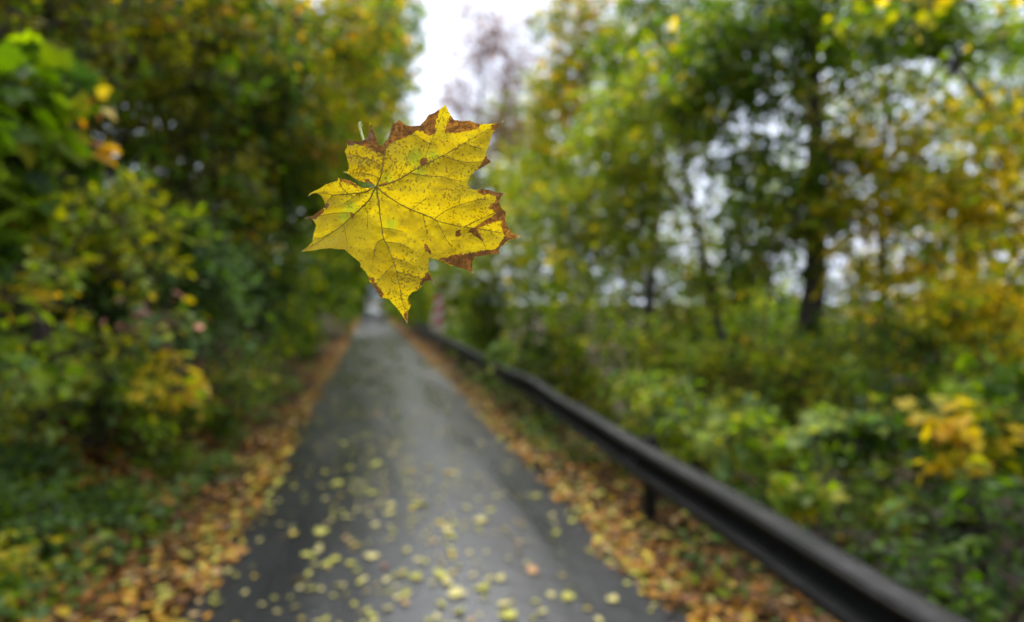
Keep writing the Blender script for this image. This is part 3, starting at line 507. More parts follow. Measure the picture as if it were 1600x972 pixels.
weeds("low green weeds growing through the litter on the left bank", [(-1.9 - 1.6 * rw.random(), 3.2 + 12 * rw.random() ** 1.3, 0.13 + 0.12 * rw.random()) for _ in range(14)] + [(-1.45 - 0.5 * rw.random(), 4 + 13 * rw.random(), 0.09) for _ in range(18)] + [(-1.85 - 0.9 * rw.random(), 3.3 + 1.7 * rw.random(), 0.15) for _ in range(30)], 3600, 5, "herb", 0.08)
weeds("low green weeds growing under and behind the guard rail", [(2.1 + 2.0 * rw.random() ** 1.4, 1.2 + 15 * rw.random() ** 1.2, 0.1 + 0.1 * rw.random()) for _ in range(80)], 5000, 6, "herb", 0.075)

# ------------------------------------------------------------------ guard rail
RAILX, RZT, RZB = 2.34, 0.635, 0.325
prof = np.array([(0.030, 0.155), (0.0, 0.152), (-0.066, 0.130), (-0.082, 0.108), (-0.074, 0.082), (0.012, 0.046), (0.034, 0.0)])
prof = np.concatenate([prof, (prof * np.array([1, -1]))[-2::-1]])
def rail_dx(y): return 0.09 - 0.26 * min(1.0, max(0.0, (8.5 - y) / 6.5))
def build_rail():
    root = empty("guard_rail", (RAILX, 0.53, 0)); tag(root, "long dark weathered steel guard rail along the right verge", "guard rail")
    mid = (RZT + RZB) / 2; n = len(prof)
    tn = norm(np.gradient(prof, axis=0)); nrm2 = np.stack([-tn[:, 1], tn[:, 0]], 1) * 0.004
    loop = np.concatenate([prof + nrm2 * 0.5, (prof - nrm2 * 0.5)[::-1]])
    for k in range(-1, 8):
        y0, y1 = 0.53 + 4 * k, 0.53 + 4 * (k + 1) + 0.32
        sec = np.linspace(0, 1, 13); V = []
        rr = np.random.default_rng(40 + k); dx = 0.012 * (rr.random() - 0.5)
        for s in sec:
            yy = y0 + (y1 - y0) * s; sag = -0.02 * max(0, (3.2 - yy) / 2.5) ** 1.5 + 0.012 * math.sin(yy * 0.9) + 0.008 * math.sin(yy * 2.3 + 1)
            proud = -0.006 * (1 - s) + rail_dx(yy)
            for q in loop: V.append((q[0] + dx * s + proud + 0.006 * math.sin(yy * 1.7), yy - 0.53, mid + q[1] + sag))
        m = len(loop); F = [(a * m + i, a * m + (i + 1) % m, (a + 1) * m + (i + 1) % m, (a + 1) * m + i) for a in range(12) for i in range(m)]
        b = link("rail_beam", mesh_np("rail_beam", np.array(V), np.array(F), smooth=False), M_STEEL, root)
        for dz in (-0.045, 0.045):
            for dy in (0.10, 0.24):
                bolt = hexbolt(); o = link("bolt", bolt, M_GALV, b); o.location = (-0.02 + rail_dx(y0 + 3.98 + dy), y0 + 3.98 + dy - 0.53 - 0.0, mid + dz)
    for k in range(0, 8):
        y = 0.53 + 4 * k; zg = float(ground(RAILX + 0.12, y)) - 0.2
        # sigma-profile post: a C channel
        cs = [(-0.05, -0.03), (0.05, -0.03), (0.05, 0.03), (0.035, 0.03), (0.035, -0.022), (-0.035, -0.022), (-0.035, 0.03), (-0.05, 0.03)]
        rdx = rail_dx(y); V = [(x + 0.10 + rdx, c + y - 0.53, z) for z in (zg, mid + 0.17) for x, c in cs]; m = 8
        F = [(i, (i + 1) % m, m + (i + 1) % m, m + i) for i in range(m)]
        p = link("post", mesh_np("post", np.array(V), np.array(F)), M_STEEL, root)
        V, F = boxv((0.034 + rdx, y - 0.53, mid), (0.028, 0.16, 0.14)); link("spacer", mesh_np("spacer", V, F), M_STEEL, p)
        V, F = boxv((0.10 + rdx, y - 0.53, mid + 0.172), (0.112, 0.074, 0.008)); link("post_cap", mesh_np("post_cap", V, F), M_STEEL, p)
def boxv(c, s):
    c = np.array(c); s = np.array(s) / 2
    V = np.array([(x, y, z) for x in (-1, 1) for y in (-1, 1) for z in (-1, 1)]) * s + c
    return V, np.array([(0, 1, 3, 2), (4, 6, 7, 5), (0, 4, 5, 1), (2, 3, 7, 6), (0, 2, 6, 4), (1, 5, 7, 3)])
_hb = []
def hexbolt():
    if not _hb:
        V, F = tubes([(0, 0, 0)], [(-0.012, 0, 0)], [0.014], [0.012], 6)
        V = np.concatenate([V, [(-0.016, 0, 0)]]); F = list(map(tuple, F)); 
        tri = [(6 + i, 6 + (i + 1) % 6, 12) for i in range(6)]
        me = bpy.data.meshes.new("bolt"); me.from_pydata([tuple(v) for v in V], [], F + tri); me.materials.append(M_GALV); _hb.append(me)
    return _hb[0]
build_rail()

# ------------------------------------------------------------------ hazard marker board
def build_marker():
    y = 21.5; x = at(685, 484, y)[0]; zg = float(ground(x, y)); root = empty("hazard_marker", (x, y, zg))
    tag(root, "red and white striped hazard marker board standing behind the far guard rail", "marker board")
    zb, zt, hw = 0.98 - zg, 2.04 - zg, 0.15
    V, F = poly_tube([(0, 0.03, -0.2), (0, 0.03, 1.0), (0, 0.03, zt - 0.05)], [0.03, 0.03, 0.03], 10); link("post", mesh_np("post", V, F, smooth=True), M_GALV, root)
    V, F = boxv((0, 0, (zb + zt) / 2), (2 * hw, 0.012, zt - zb)); link("board", mesh_np("board", V, F), M_SIGNWHITE, root)
    # diagonal red bands on the face, clipped to the board
    sl = 0.22
    for k, z0 in enumerate((zb - 0.02, zb + 0.44, zb + 0.88)):
        pts = []
        z1 = z0 + 0.25
        poly = [(-hw, z0 - sl / 2), (hw, z0 + sl / 2), (hw, z1 + sl / 2), (-hw, z1 - sl / 2)]
        for lim, sgn in ((zb + 0.004, 1), (zt - 0.004, -1)):
            out = []
            for i in range(len(poly)):
                a, b = poly[i], poly[(i + 1) % len(poly)]; ia, ib = sgn * (a[1] - lim) >= 0, sgn * (b[1] - lim) >= 0
                if ia: out.append(a)
                if ia != ib:
                    t = (lim - a[1]) / (b[1] - a[1]); out.append((a[0] + t * (b[0] - a[0]), lim))
            poly = out
        if len(poly) < 3: continue
        n = len(poly); VV = [(p[0], -0.0085, p[1]) for p in poly] + [(p[0], -0.0062, p[1]) for p in poly]
        me = bpy.data.meshes.new("stripe"); me.from_pydata(VV, [], [tuple(range(n)), tuple(range(2 * n - 1, n - 1, -1))] + [(i, n + i, n + (i + 1) % n, (i + 1) % n) for i in range(n)])
        link("stripe", me, M_SIGNRED, root)
build_marker()

# ------------------------------------------------------------------ fallen leaves
PALE, PYG, TAN, GOLD, RUST, BRN, ORG = (0.55, 0.49, 0.18), (0.42, 0.41, 0.07), (0.46, 0.31, 0.13), (0.54, 0.40, 0.045), (0.28, 0.115, 0.022), (0.13, 0.065, 0.020), (0.48, 0.23, 0.025)
def fallen(px, py, s, c, label, group, kind="flat", xy=None):
    p = on_ground(px, py, 0.03) if xy is None else np.array([xy[0], xy[1], 0.0])
    p[2] = float(surf_z(p[0], p[1])) + 0.012
    a = random.random() * 6.28
    ax = np.array([math.cos(a), math.sin(a), 0.0]); nr = np.array([random.gauss(0, 0.2), random.gauss(0, 0.2), 1.0]); s *= random.choice([0.9, 1.1, 1.3, 1.6]) if group else 1.0
    o = leaf_object("fallen_leaf", kind, p, ax, nr, s, c, M_LITTER, wide=random.uniform(0.6, 1.2))
    if group:
        row = "at the picture bottom" if p[1] < 4.0 else "in the near road stretch" if p[1] < 5.5 else "some way up the road" if p[1] < 8 else "far up the road"
        lane = "left verge" if p[0] < ROAD_L + 0.12 else "left side" if p[0] < 0 else "middle" if p[0] < 0.75 else "right side" if p[0] < ROAD_R - 0.12 else "right verge"
        label = f"{label}, {lane}, {row}"; group = f"{group}, {lane}, {row}"
    tag(o, label, "leaf", group); return o
crop = [(108, 512, TAN), (107, 600, TAN), (32, 583, PYG), (112, 725, PYG), (177, 743, TAN), (68, 788, PYG), (121, 818, PYG), (50, 855, TAN), (83, 884, PYG), (170, 876, PALE),
        (215, 868, PYG), (190, 815, PYG), (290, 862, PALE), (200, 930, PYG), (293, 940, PALE), (250, 962, PYG), (248, 798, PALE), (257, 708, PALE), (305, 725, PYG), (343, 780, PALE),
        (405, 760, GOLD), (395, 810, PYG), (465, 775, PYG), (472, 790, GOLD), (440, 850, PYG), (455, 868, PALE), (370, 853, PYG), (380, 860, GOLD), (345, 900, PYG), (340, 925, TAN),
        (485, 900, PALE), (440, 930, PYG), (490, 948, PYG), (555, 882, PYG), (602, 857, PALE), (785, 906, PYG), (912, 905, PALE), (610, 930, PALE), (620, 960, PYG), (745, 676, PALE),
        (755, 724, PYG), (590, 628, PALE), (540, 637, PYG), (573, 668, PYG), (543, 696, PALE), (545, 586, TAN), (505, 388, GOLD), (365, 418, TAN), (265, 403, TAN), (702, 622, PALE),
        (882, 760, PALE), (850, 775, PYG), (905, 770, PALE), (900, 800, PYG), (950, 862, PYG), (230, 610, PYG), (300, 655, PALE), (360, 665, GOLD), (205, 668, PALE), (455, 592, PYG),
        (405, 583, PYG), (330, 568, PYG), (480, 705, PYG), (500, 720, PYG), (435, 660, GOLD), (410, 548, PYG), (455, 725, PALE), (465, 740, PYG), (430, 840, PYG), (120, 560, PYG),
        (200, 585, PYG), (250, 620, PYG), (190, 550, PYG), (240, 500, GOLD), (260, 540, PYG), (150, 480, PYG), (350, 530, PALE), (620, 555, PALE), (550, 480, PALE), (490, 500, PALE)]
LAB = {PALE: "pale cream fallen leaf on wet asphalt", PYG: "yellow green fallen leaf on wet asphalt", TAN: "tan fallen leaf on wet asphalt", GOLD: "golden fallen leaf on wet asphalt"}
GRP = {PALE: "pale leaves on the road", PYG: "yellow green leaves on the road", TAN: "tan leaves on the road", GOLD: "golden leaves on the road"}
for (cx, cyy, c) in crop:
    fallen(440 + cx * 0.568, 420 + cyy * 0.568, 0.048 + 0.03 * random.random(), c, LAB[c], GRP[c], "mapleflat" if random.random() < 0.35 else "flat")
fallen(832, 893, 0.125, (0.50, 0.28, 0.12), "largest tan orange leaf lying alone on the right half of the near road", None)
fallen(698, 678, 0.085, RUST, "small rust red leaf lying mid road beyond the scattered yellow leaves", None)
fallen(522, 633, 0.09, ORG, "orange leaf lying near the left edge of the road farther ahead", None)
fallen(601, 888, 0.07, (0.22, 0.10, 0.06), "dull reddish brown leaf lying on the wet road among yellow leaves", None)
nroad = 0
while nroad < 150:
    yy = 2.9 + 13 * random.random() ** 0.95; xx = random.gauss(0.25, 0.6) if random.random() < 0.6 else random.uniform(-0.95, 1.65)
    if not (ROAD_L + 0.05 < xx < ROAD_R - 0.05): continue
    c = random.choices([PALE, PYG, TAN, GOLD], [3, 5, 1.2, 1])[0]
    fallen(0, 0, 0.036 + 0.035 * random.random(), c, LAB[c], GRP[c], "mapleflat" if random.random() < 0.35 else "flat", xy=(xx, yy)); nroad += 1
VL = {ORG: "orange fallen leaf in roadside litter", GOLD: "golden fallen leaf in roadside litter", TAN: "tan fallen leaf in roadside litter", PYG: "yellow green fallen leaf in roadside litter"}
VG = {ORG: "orange leaves along the road edge", GOLD: "golden leaves along the road edge", TAN: "tan leaves along the road edge", PYG: "yellow green leaves along the road edge"}
nv = 0
while nv < 64:
    yy = 3.2 + 5.5 * random.random() ** 1.3
    xx = ROAD_L + 0.16 - abs(random.gauss(0, 0.35)) if random.random() < 0.55 else ROAD_R - 0.16 + abs(random.gauss(0, 0.3))
    c = random.choices([ORG, GOLD, TAN, PYG], [3, 4, 3, 3.5])[0]
    fallen(0, 0, 0.065 + 0.04 * random.random(), c, VL[c], VG[c], "mapleflat" if random.random() < 0.3 else "flat", xy=(xx, yy)); nv += 1

def litter(name, label, xr, edge, n, yr, seed, extra=0.0):
    rng = np.random.default_rng(seed)
    y = yr[0] + (yr[1] - yr[0]) * rng.random(n) ** 1.6
    x = edge + (xr - edge) * (rng.beta(0.8, 2.4, n)) + rng.normal(size=n) * 0.06
    ok = rng.random(n) < np.clip(0.75 + 1.5 * vnoise(x * 2.1, y * 1.1) + 0.8 * vnoise(x * 6 + 7, y * 4), 0.08, 1); x, y = x[ok], y[ok]; n = len(x)
    z = surf_z(x, y) + 0.004 + 0.045 * rng.random(n)
    cs = np.array([ORG, GOLD, TAN, PYG, RUST, BRN, (0.20, 0.085, 0.03)]); t = np.clip(np.abs(x - edge) / 0.6, 0, 1)
    near = rng.choice(7, n, p=[0.36, 0.20, 0.06, 0.14, 0.12, 0.05, 0.07]); far = rng.choice(7, n, p=[0.09, 0.03, 0.08, 0.02, 0.24, 0.32, 0.22])
    k = np.where(rng.random(n) < t, far, near); col = cs[k] * (0.5 + 0.6 * rng.random((n, 1)))
    a = rng.random(n) * 6.28; ax = np.stack([np.cos(a), np.sin(a), rng.normal(size=n) * 0.2], 1); nr = norm(np.array([0, 0, 1.0]) + rng.normal(size=(n, 3)) * 0.33)
    o = link(name, leaves_mesh(name, "flat", np.stack([x, y, z], 1), ax, nr, 0.055 + 0.05 * rng.random(n), col), M_LITTER); tag(o, label, "leaf litter", kind="stuff")
litter("leaf_litter", "orange and brown leaf litter covering the left verge and bank", -4.6, ROAD_L + 0.06, 11500, (1.5, 26), 3)
litter("leaf_litter", "orange and brown leaf litter covering the right verge under the guard rail", 4.2, ROAD_R - 0.06, 10500, (1.0, 26), 4)
def bank_litter():
    rng = np.random.default_rng(33); n = 6500; x = -1.7 - 3.2 * rng.random(n); y = 3.5 + 9 * rng.random(n) ** 1.2
    cs = np.array([BRN, RUST, (0.20, 0.085, 0.02), ORG, TAN]); col = cs[rng.choice(5, n, p=[.24, .28, .22, .18, .08])] * (0.7 + 0.6 * rng.random((n, 1)))
    a = rng.random(n) * 6.28; ax = np.stack([np.cos(a), np.sin(a), 0 * a], 1); nr = norm(np.array([0.3, 0, 1.0]) + rng.normal(size=(n, 3)) * 0.35)
    o = link("leaf_litter", leaves_mesh("leaf_litter", "flat", np.stack([x, y, surf_z(x, y) + 0.01 + 0.05 * rng.random(n)], 1), ax, nr, 0.07 + 0.06 * rng.random(n), col), M_LITTER)
    tag(o, "dark brown leaf litter on the upper slope of the left bank among the bushes", "leaf litter", kind="stuff")
bank_litter()
def far_litter():
    rng = np.random.default_rng(9); n = 5000; y = 16 + 44 * rng.random(n); s = rng.random(n) < 0.5
    x = np.where(s, ROAD_L + 0.05 - 0.5 * rng.random(n) ** 1.5, ROAD_R - 0.05 + 0.5 * rng.random(n) ** 1.5)
    cs = np.array([ORG, TAN, RUST, (0.36, 0.15, 0.045)]); col = cs[rng.integers(0, 4, n)]
    a = rng.random(n) * 6.28; ax = np.stack([np.cos(a), np.sin(a), 0 * a], 1); nr = norm(np.array([0, 0, 1.0]) + rng.normal(size=(n, 3)) * 0.3)
    o = link("leaf_litter", leaves_mesh("leaf_litter", "small", np.stack([x, y, surf_z(x, y) + 0.03], 1), ax, nr, 0.09 + 0.05 * rng.random(n), col), M_LITTER)
    tag(o, "distant rust coloured leaf litter lining both edges of the far road", "leaf litter", kind="stuff")
far_litter()
def specks():
    rng = np.random.default_rng(19); n = 2000; y = 2.5 + 31 * rng.random(n) ** 1.15; x = np.clip(rng.normal(0.25, 0.65, n), -0.95, 1.65)
    cs = np.array([PALE, PYG, TAN, GOLD]); col = cs[rng.choice(4, n, p=[.3, .45, .1, .15])] * (0.55 + 0.5 * rng.random((n, 1)))
    a = rng.random(n) * 6.28; ax = np.stack([np.cos(a), np.sin(a), 0 * a], 1); nr = norm(np.array([0, 0, 1.0]) + rng.normal(size=(n, 3)) * 0.15)
    o = link("leaf_litter", leaves_mesh("leaf_litter", "flat", np.stack([x, y, road_z(x, y) + 0.012], 1), ax, nr, 0.032 + 0.035 * rng.random(n), col), M_LITTER)
    tag(o, "far scatter of pale leaves thinning out along the middle of the road", "leaf litter", kind="stuff")
specks()

# ------------------------------------------------------------------ the falling maple leaf
LD = 0.37                                        # metres from the lens to the leaf
OUT = [(586.6,292.2),(586,289.4),(578,286),(566.8,283.8),(559,282),(551,277),(543,271.3),(536.3,268.5),(543,268),(545.5,263),(545,258),(543,250.5),(540.2,240.3),(538.5,236),
(543,229),(542,223.3),(539.7,215.4),(544.2,218.8),(555.5,220.5),(564.5,220.5),(572.5,216.6),(576.4,208.6),(577.2,197.3),(578.1,191.0),(581.5,195),(583.2,204),(588.3,216.6),
(591.7,226.2),(595.7,229.2),(599.6,224.5),(605.8,217.7),(609.8,207.5),(612,195),(613.8,191.1),(617.1,194),(623.4,187.1),(629,191.7),(634.7,196.2),(644.9,197.1),(655.8,196.2),
(663.8,188.3),(670,179.2),(678.5,176.4),(687.5,170.2),(696.3,163.6),(698.3,169),(703.3,178.7),(709,187.1),(722.6,189.6),(733.9,188.3),(744,192.8),(753,194.2),(765.6,193.7),
(778,192.8),(787,188.3),(776.9,201.9),(770,206.4),(765.6,220),(762.2,231.3),(758.8,238),(761,247.1),(767.3,253.3),(758.8,258.4),(749.7,264),(743,267),(736.2,274.7),(730.5,282.6),
(730.5,289.4),(735,295),(745.2,296.8),(753,295),(764.4,296.8),(775.7,300.7),(791,301.9),(782.5,307.5),(779.7,315.4),(783.7,325.6),(789.9,330.7),(789.9,339.2),(791.6,351.6),
(798.4,363),(814.4,370.2),(804,373),(795,374.7),(791.6,379.8),(782.5,385.5),(779,390.5),(781,397.2),(773.5,396.8),(757.6,399),(741.8,401.3),(738.4,409.8),(737.9,420),(740.7,427.6),
(733.9,423.9),(724.8,420),(712.4,416.6),(703.3,414.9),(694.3,409.8),(685.2,406.4),(673.9,403),(670.5,402.4),(669.6,412),(669.6,421),(672.8,430.1),(679.2,443.3),(675,439.2),
(669.4,438),(662.6,440.3),(658.1,448.2),(652.4,453.9),(644.2,456.5),(638,463),(637.5,469.8),(642,475.4),(640.9,480),(638,485.6),(636.9,498),(636.3,506),(632.4,499.2),
(627.9,491.3),(618.8,480),(610.9,470.9),(606.4,466.4),(595,465.2),(590.5,457.3),(584.9,448.3),(577,439.2),(576.4,433.6),(571.3,424.5),(563.4,417.7),(562.3,409.8),(551,400.7),
(544.2,395),(537.4,389.4),(528.3,389.4),(515.9,387.7),(502.3,388.8),(487.6,391.7),(470,393.3),(479.7,386.6),(488.2,378),(489.3,369),(492,359),(493.8,351.6),(489.3,343.7),
(485.4,341.4),(475.7,340.5),(487.6,338),(496.7,331.3),(503.5,326.2),(509,322.2),(506.3,314.3),(502.3,306.4),(495.5,301.9),(487.6,302.4),(480.8,307),(484.2,302.4),(491,298.5),
(499,295),(510.2,287.7),(521.6,284.3),(529.5,281.5),(527,278.1),(535.1,279.8),(547.6,282),(555.5,286.6),(562.3,292.2),(569,293.7),(578.1,293.4)]
VEINS = {
 "down": [(588,291),(590.3,305),(592.3,316.6),(593.4,332.4),(596.8,356.2),(599.6,373.6),(603,379),(613.2,403),(620,424.5),(625.6,456.2),(628.5,468.6),(635,498)],
 "right": [(588,291),(595,298.5),(612,311),(629,321),(643.5,328.4),(661.5,334.7),(678.5,342.6),(688.6,347),(703.3,350.5),(724.8,355),(741.8,356.2),(775,362),(808,369.5)],
 "upright": [(588,291),(606.4,287.2),(623.4,280.4),(639.2,270.2),(660.4,259),(672.8,252.8),(692,243.1),(712.4,232.4),(726,223.3),(741.8,214.3),(767.8,199.6),(784,190)],
 "up": [(588,291),(595,277),(597.8,263.5),(599.6,243.7),(601.9,233.5),(605.8,223.3),(611,205),(613.5,193)],
 "left": [(588,291),(578.1,311),(569,321),(553.2,334.7),(537.4,350.5),(514.8,366.3),(492,382),(473,392)],
 "leftsmall": [(588,291),(571.3,300.7),(544,303),(521.6,305),(500,301),(486,303)],
}
SUB = {
 "down": [[(599.6,373.6),(590,378),(585,390),(582,412)],[(603,378),(625,381),(642,389)],[(596.8,356),(612,358),(630,362)],[(613,403),(630,407),(645,414)],[(620,424),(640,430),(660,436)],[(616,412),(604,424),(590,440)],[(625,456),(636,464)]],
 "right": [[(678.5,342.6),(695,330),(712,322),(740,314),(760,310)],[(683,345),(690,360),(698,375),(707,387)],[(643,328),(655,318),(670,306)],[(724,355),(745,345),(766,336),(784,328)],[(741,356),(752,372),(760,388)],[(661,335),(664,350),(668,366)]],
 "upright": [[(660.4,259),(664.9,243.7),(672.8,223.3),(680.7,205.2),(689.8,180.4),(695,167)],[(692,243),(712,251),(735,254),(760,252)],[(639,270),(662,274),(690,276),(720,284)],[(726,223),(735,228),(752,232)],[(672,225),(655,215),(642,203)],[(623,280),(628,268),(637,250),(640,235)]],
 "up": [[(597.8,263),(585,252),(566,246),(545,240)],[(599.6,243),(590,235),(582,225),(578,200)],[(594,280),(580,272),(560,270)]],
 "left": [[(553.2,334.7),(542,332.4),(519.3,333.5),(500,337),(480,340)],[(569,321),(575,335),(574,355)],[(537,350),(540,365),(543,382)],[(514,366),(503,372),(492,372)]],
 "leftsmall": [[(544,303),(535,294),(530,284)],[(521,305),(513,313),(508,321)],[(560,302),(548,312),(535,318)]],
}
BROWN = [
 [(538,214),(555,219),(572,215),(578,190),(585,204),(597,229),(598,242),(585,236),(570,228),(556,225),(544,229)],
 [(595,229),(612,193),(624,185),(640,196),(656,195),(670,177),(688,169),(683,185),(679,197),(681,208),(670,212),(655,204),(640,212),(622,220),(607,225),(601,245),(596,242)],
 [(697,200),(703,179),(709,186),(734,187),(755,193),(743,203),(725,206),(706,209),(694,208)], [(767,196),(788,187),(776,203),(769,204)], [(759,240),(769,253),(742,269),(753,254)],
 [(745,296),(764,295),(792,301),(783,308),(780,316),(791,331),(791,345),(800,364),(816,370),(796,376),(783,386),(780,392),(782,398),(757,400),(742,402),(739,410),(741,429),(712,418),(694,410),(683,405),
  (700,402),(712,397),(728,397),(741,394),(760,391),(775,389),(783,377),(788,370),(784,355),(783,343),(772,347),(757,353),(745,358),(752,368),(756,378),(748,374),(736,365),(728,362),
  (740,356),(752,348),(766,340),(776,333),(768,326),(764,328),(766,320),(775,314),(776,307),(765,304),(752,305),(747,299)],
 [(661,379),(668,383),(675,397),(670,397),(664,388)], [(711,361),(720,359),(720,369),(713,370)], [(668,423),(681,444),(663,441),(652,455),(655,445)], [(630,491),(639,483),(638,500),(636,508),(632,500)], [(637,468),(643,475),(641,478),(638,474)],
 [(575,434),(584,433),(588,445),(598,455),(600,460),(596,467),(590,458),(583,447)], [(474,340),(487,337),(506,324),(506,332),(495,341),(488,344)],
 [(568,283),(574,279),(580,283),(586,289),(578,287)], [(527,278),(548,282),(562,292),(556,293),(545,287),(531,283)], [(591,289),(605,284),(609,287),(600,291)],
 [(654,252),(658,262),(668,255),(667,245),(661,247)], [(546,332),(557,333),(549,342)], [(510,318),(516,319),(512,326),(506,325)]]
GREEN = [(650,246,15),(676,243,9),(548,325,11),(537,338,10),(604,279,8),(655,266,9),(588,298,7),(611,350,9)]
SPOT = [(575,250,42,0.11),(690,270,70,0.05),(640,440,45,0.06),(765,330,45,0.055),(545,292,35,0.06),(620,250,40,0.045),(520,360,45,-0.05),(600,365,28,-0.05),(690,365,40,-0.02),(640,335,35,-0.02)]

def seg_dist(P, poly):
    best = np.full(len(P), 1e9)
    for a, b in zip(poly[:-1], poly[1:]):
        a, b = np.array(a), np.array(b); ab = b - a; t = np.clip(((P - a) @ ab) / (ab @ ab), 0, 1)
        best = np.minimum(best, np.linalg.norm(P - (a + t[:, None] * ab), axis=1))
    return best
def in_poly(P, poly):
    x, y = P[:, 0], P[:, 1]; r = np.zeros(len(P), bool); n = len(poly)
    for i in range(n):
        (x0, y0), (x1, y1) = poly[i], poly[(i + 1) % n]
        if y0 == y1: continue
        c = ((y0 > y) != (y1 > y)) & (x < (x1 - x0) * (y - y0) / (y1 - y0) + x0); r ^= c
    return r
def leaf_depth(P):                               # how the blade bows and puckers between its veins
    u, v = (P[:, 0] - 630) / 170, (P[:, 1] - 320) / 170
    z = 0.010 * (u * u - 0.4 * v * v) + 0.006 * u * v + 0.012 * np.clip(u * u + v * v - 0.45, 0, 2) ** 2 + 0.006 * np.sin(u * 4 + 1.5 * v) + 0.004 * np.sin(v * 6 - u * 2)
    dv = np.min([seg_dist(P, v_) for v_ in VEINS.values()], axis=0)
    ds = np.min([seg_dist(P, s_) for k_ in SUB for s_ in SUB[k_]], axis=0)
    z -= 0.0034 * (1 - np.exp(-(dv / 13) ** 2)) + 0.0014 * (1 - np.exp(-(ds / 6) ** 2))
    z += 0.0024 * vnoise(P[:, 0] / 17, P[:, 1] / 17) + 0.0007 * vnoise(P[:, 0] / 5.5, P[:, 1] / 5.5)
    return LD + z
def leaf_point(P, dz=0.0):
    P = np.asarray(P, float); D = leaf_depth(P) + dz
    L = np.stack([(P[:, 0] - 800) / FPX, -(P[:, 1] - 486) / FPX, -np.ones(len(P))], 1) * D[:, None]
    return L @ cw.T + CAMP

def blade_material():
    m, n, l, b, out = new_mat("yellow_maple_blade"); tc = n.new("ShaderNodeTexCoord"); co = tc.outputs["Object"]
    def attr(k):
        a = n.new("ShaderNodeAttribute"); a.attribute_name = k; return a.outputs["Fac"]
    def mix(f, a, bb):
        x = n.new("ShaderNodeMix"); x.data_type = 'RGBA'
        if hasattr(f, "links"): l.new(f, x.inputs[0])
        else: x.inputs[0].default_value = f
        for s, v in ((6, a), (7, bb)):
            if hasattr(v, "links"): l.new(v, x.inputs[s])
            else: x.inputs[s].default_value = (*v, 1)
        return x.outputs[2]
    def math_(op, a, bb):
        x = n.new("ShaderNodeMath"); x.operation = op
        for s, v in ((0, a), (1, bb)):
            if hasattr(v, "links"): l.new(v, x.inputs[s])
            else: x.inputs[s].default_value = v
        return x.outputs[0]
    def step(v, lo, hi):
        x = n.new("ShaderNodeMapRange"); x.interpolation_type = 'SMOOTHSTEP'; l.new(v, x.inputs[0]); x.inputs[1].default_value = lo; x.inputs[2].default_value = hi
        return x.outputs[0]
    drift = noise(n, l, 55, 3, 0.6, co).outputs["Fac"]
    c = mix(step(drift, 0.35, 0.65), (0.56, 0.385, 0.003), (0.655, 0.485, 0.006))
    c = mix(math_('MULTIPLY', attr("green"), 0.85), c, (0.30, 0.38, 0.015))
    # fine net of small veins
    vo = n.new("ShaderNodeTexVoronoi"); vo.feature = 'DISTANCE_TO_EDGE'; vo.inputs["Scale"].default_value = 330; l.new(co, vo.inputs["Vector"])
    net = math_('MULTIPLY', math_('SUBTRACT', 1.0, step(vo.outputs["Distance"], 0.0, 0.09)), 0.22)
    c = mix(net, c, (0.42, 0.30, 0.02))
    # brown freckles of the fading blade
    f1 = noise(n, l, 620, 2, 0.55, co).outputs["Fac"]; f2 = noise(n, l, 130, 3, 0.6, co).outputs["Fac"]
    th = math_('ADD', math_('ADD', f1, attr("spot")), math_('MULTIPLY', math_('SUBTRACT', f2, 0.5), 0.35))
    c = mix(math_('MULTIPLY', step(th, 0.585, 0.71), 0.72), c, (0.17, 0.085, 0.008))
    # withered brown margin
    bn = noise(n, l, 420, 4, 0.65, co).outputs["Fac"]; bl = noise(n, l, 90, 3, 0.6, co).outputs["Fac"]
    bm = step(math_('ADD', attr("brown"), math_('MULTIPLY', math_('SUBTRACT', bn, 0.5), 1.5)), 0.34, 0.66)
    orange = mix(step(bl, 0.40, 0.62), (0.20, 0.080, 0.014), (0.40, 0.17, 0.022))
    brown = mix(step(bn, 0.38, 0.62), (0.12, 0.052, 0.011), orange)
    c = mix(bm, c, brown)
    c = mix(attr("tip"), c, (0.60, 0.46, 0.25))
    l.new(c, b.inputs["Base Color"]); b.inputs["Roughness"].default_value = 0.5; b.inputs["Specular IOR Level"].default_value = 0.2
    bp = n.new("ShaderNodeBump"); bp.inputs["Strength"].default_value = 0.4; bp.inputs["Distance"].default_value = 0.0006
    l.new(math_('ADD', step(vo.outputs["Distance"], 0.0, 0.2), math_('MULTIPLY', bn, 0.8)), bp.inputs["Height"]); l.new(bp.outputs[0], b.inputs["Normal"])
    tr = n.new("ShaderNodeBsdfTranslucent"); l.new(c, tr.inputs["Color"])
    ms = n.new("ShaderNodeMixShader"); ms.inputs[0].default_value = 0.5; l.new(b.outputs[0], ms.inputs[1]); l.new(tr.outputs[0], ms.inputs[2]); l.new(ms.outputs[0], out.inputs[0])
    return m

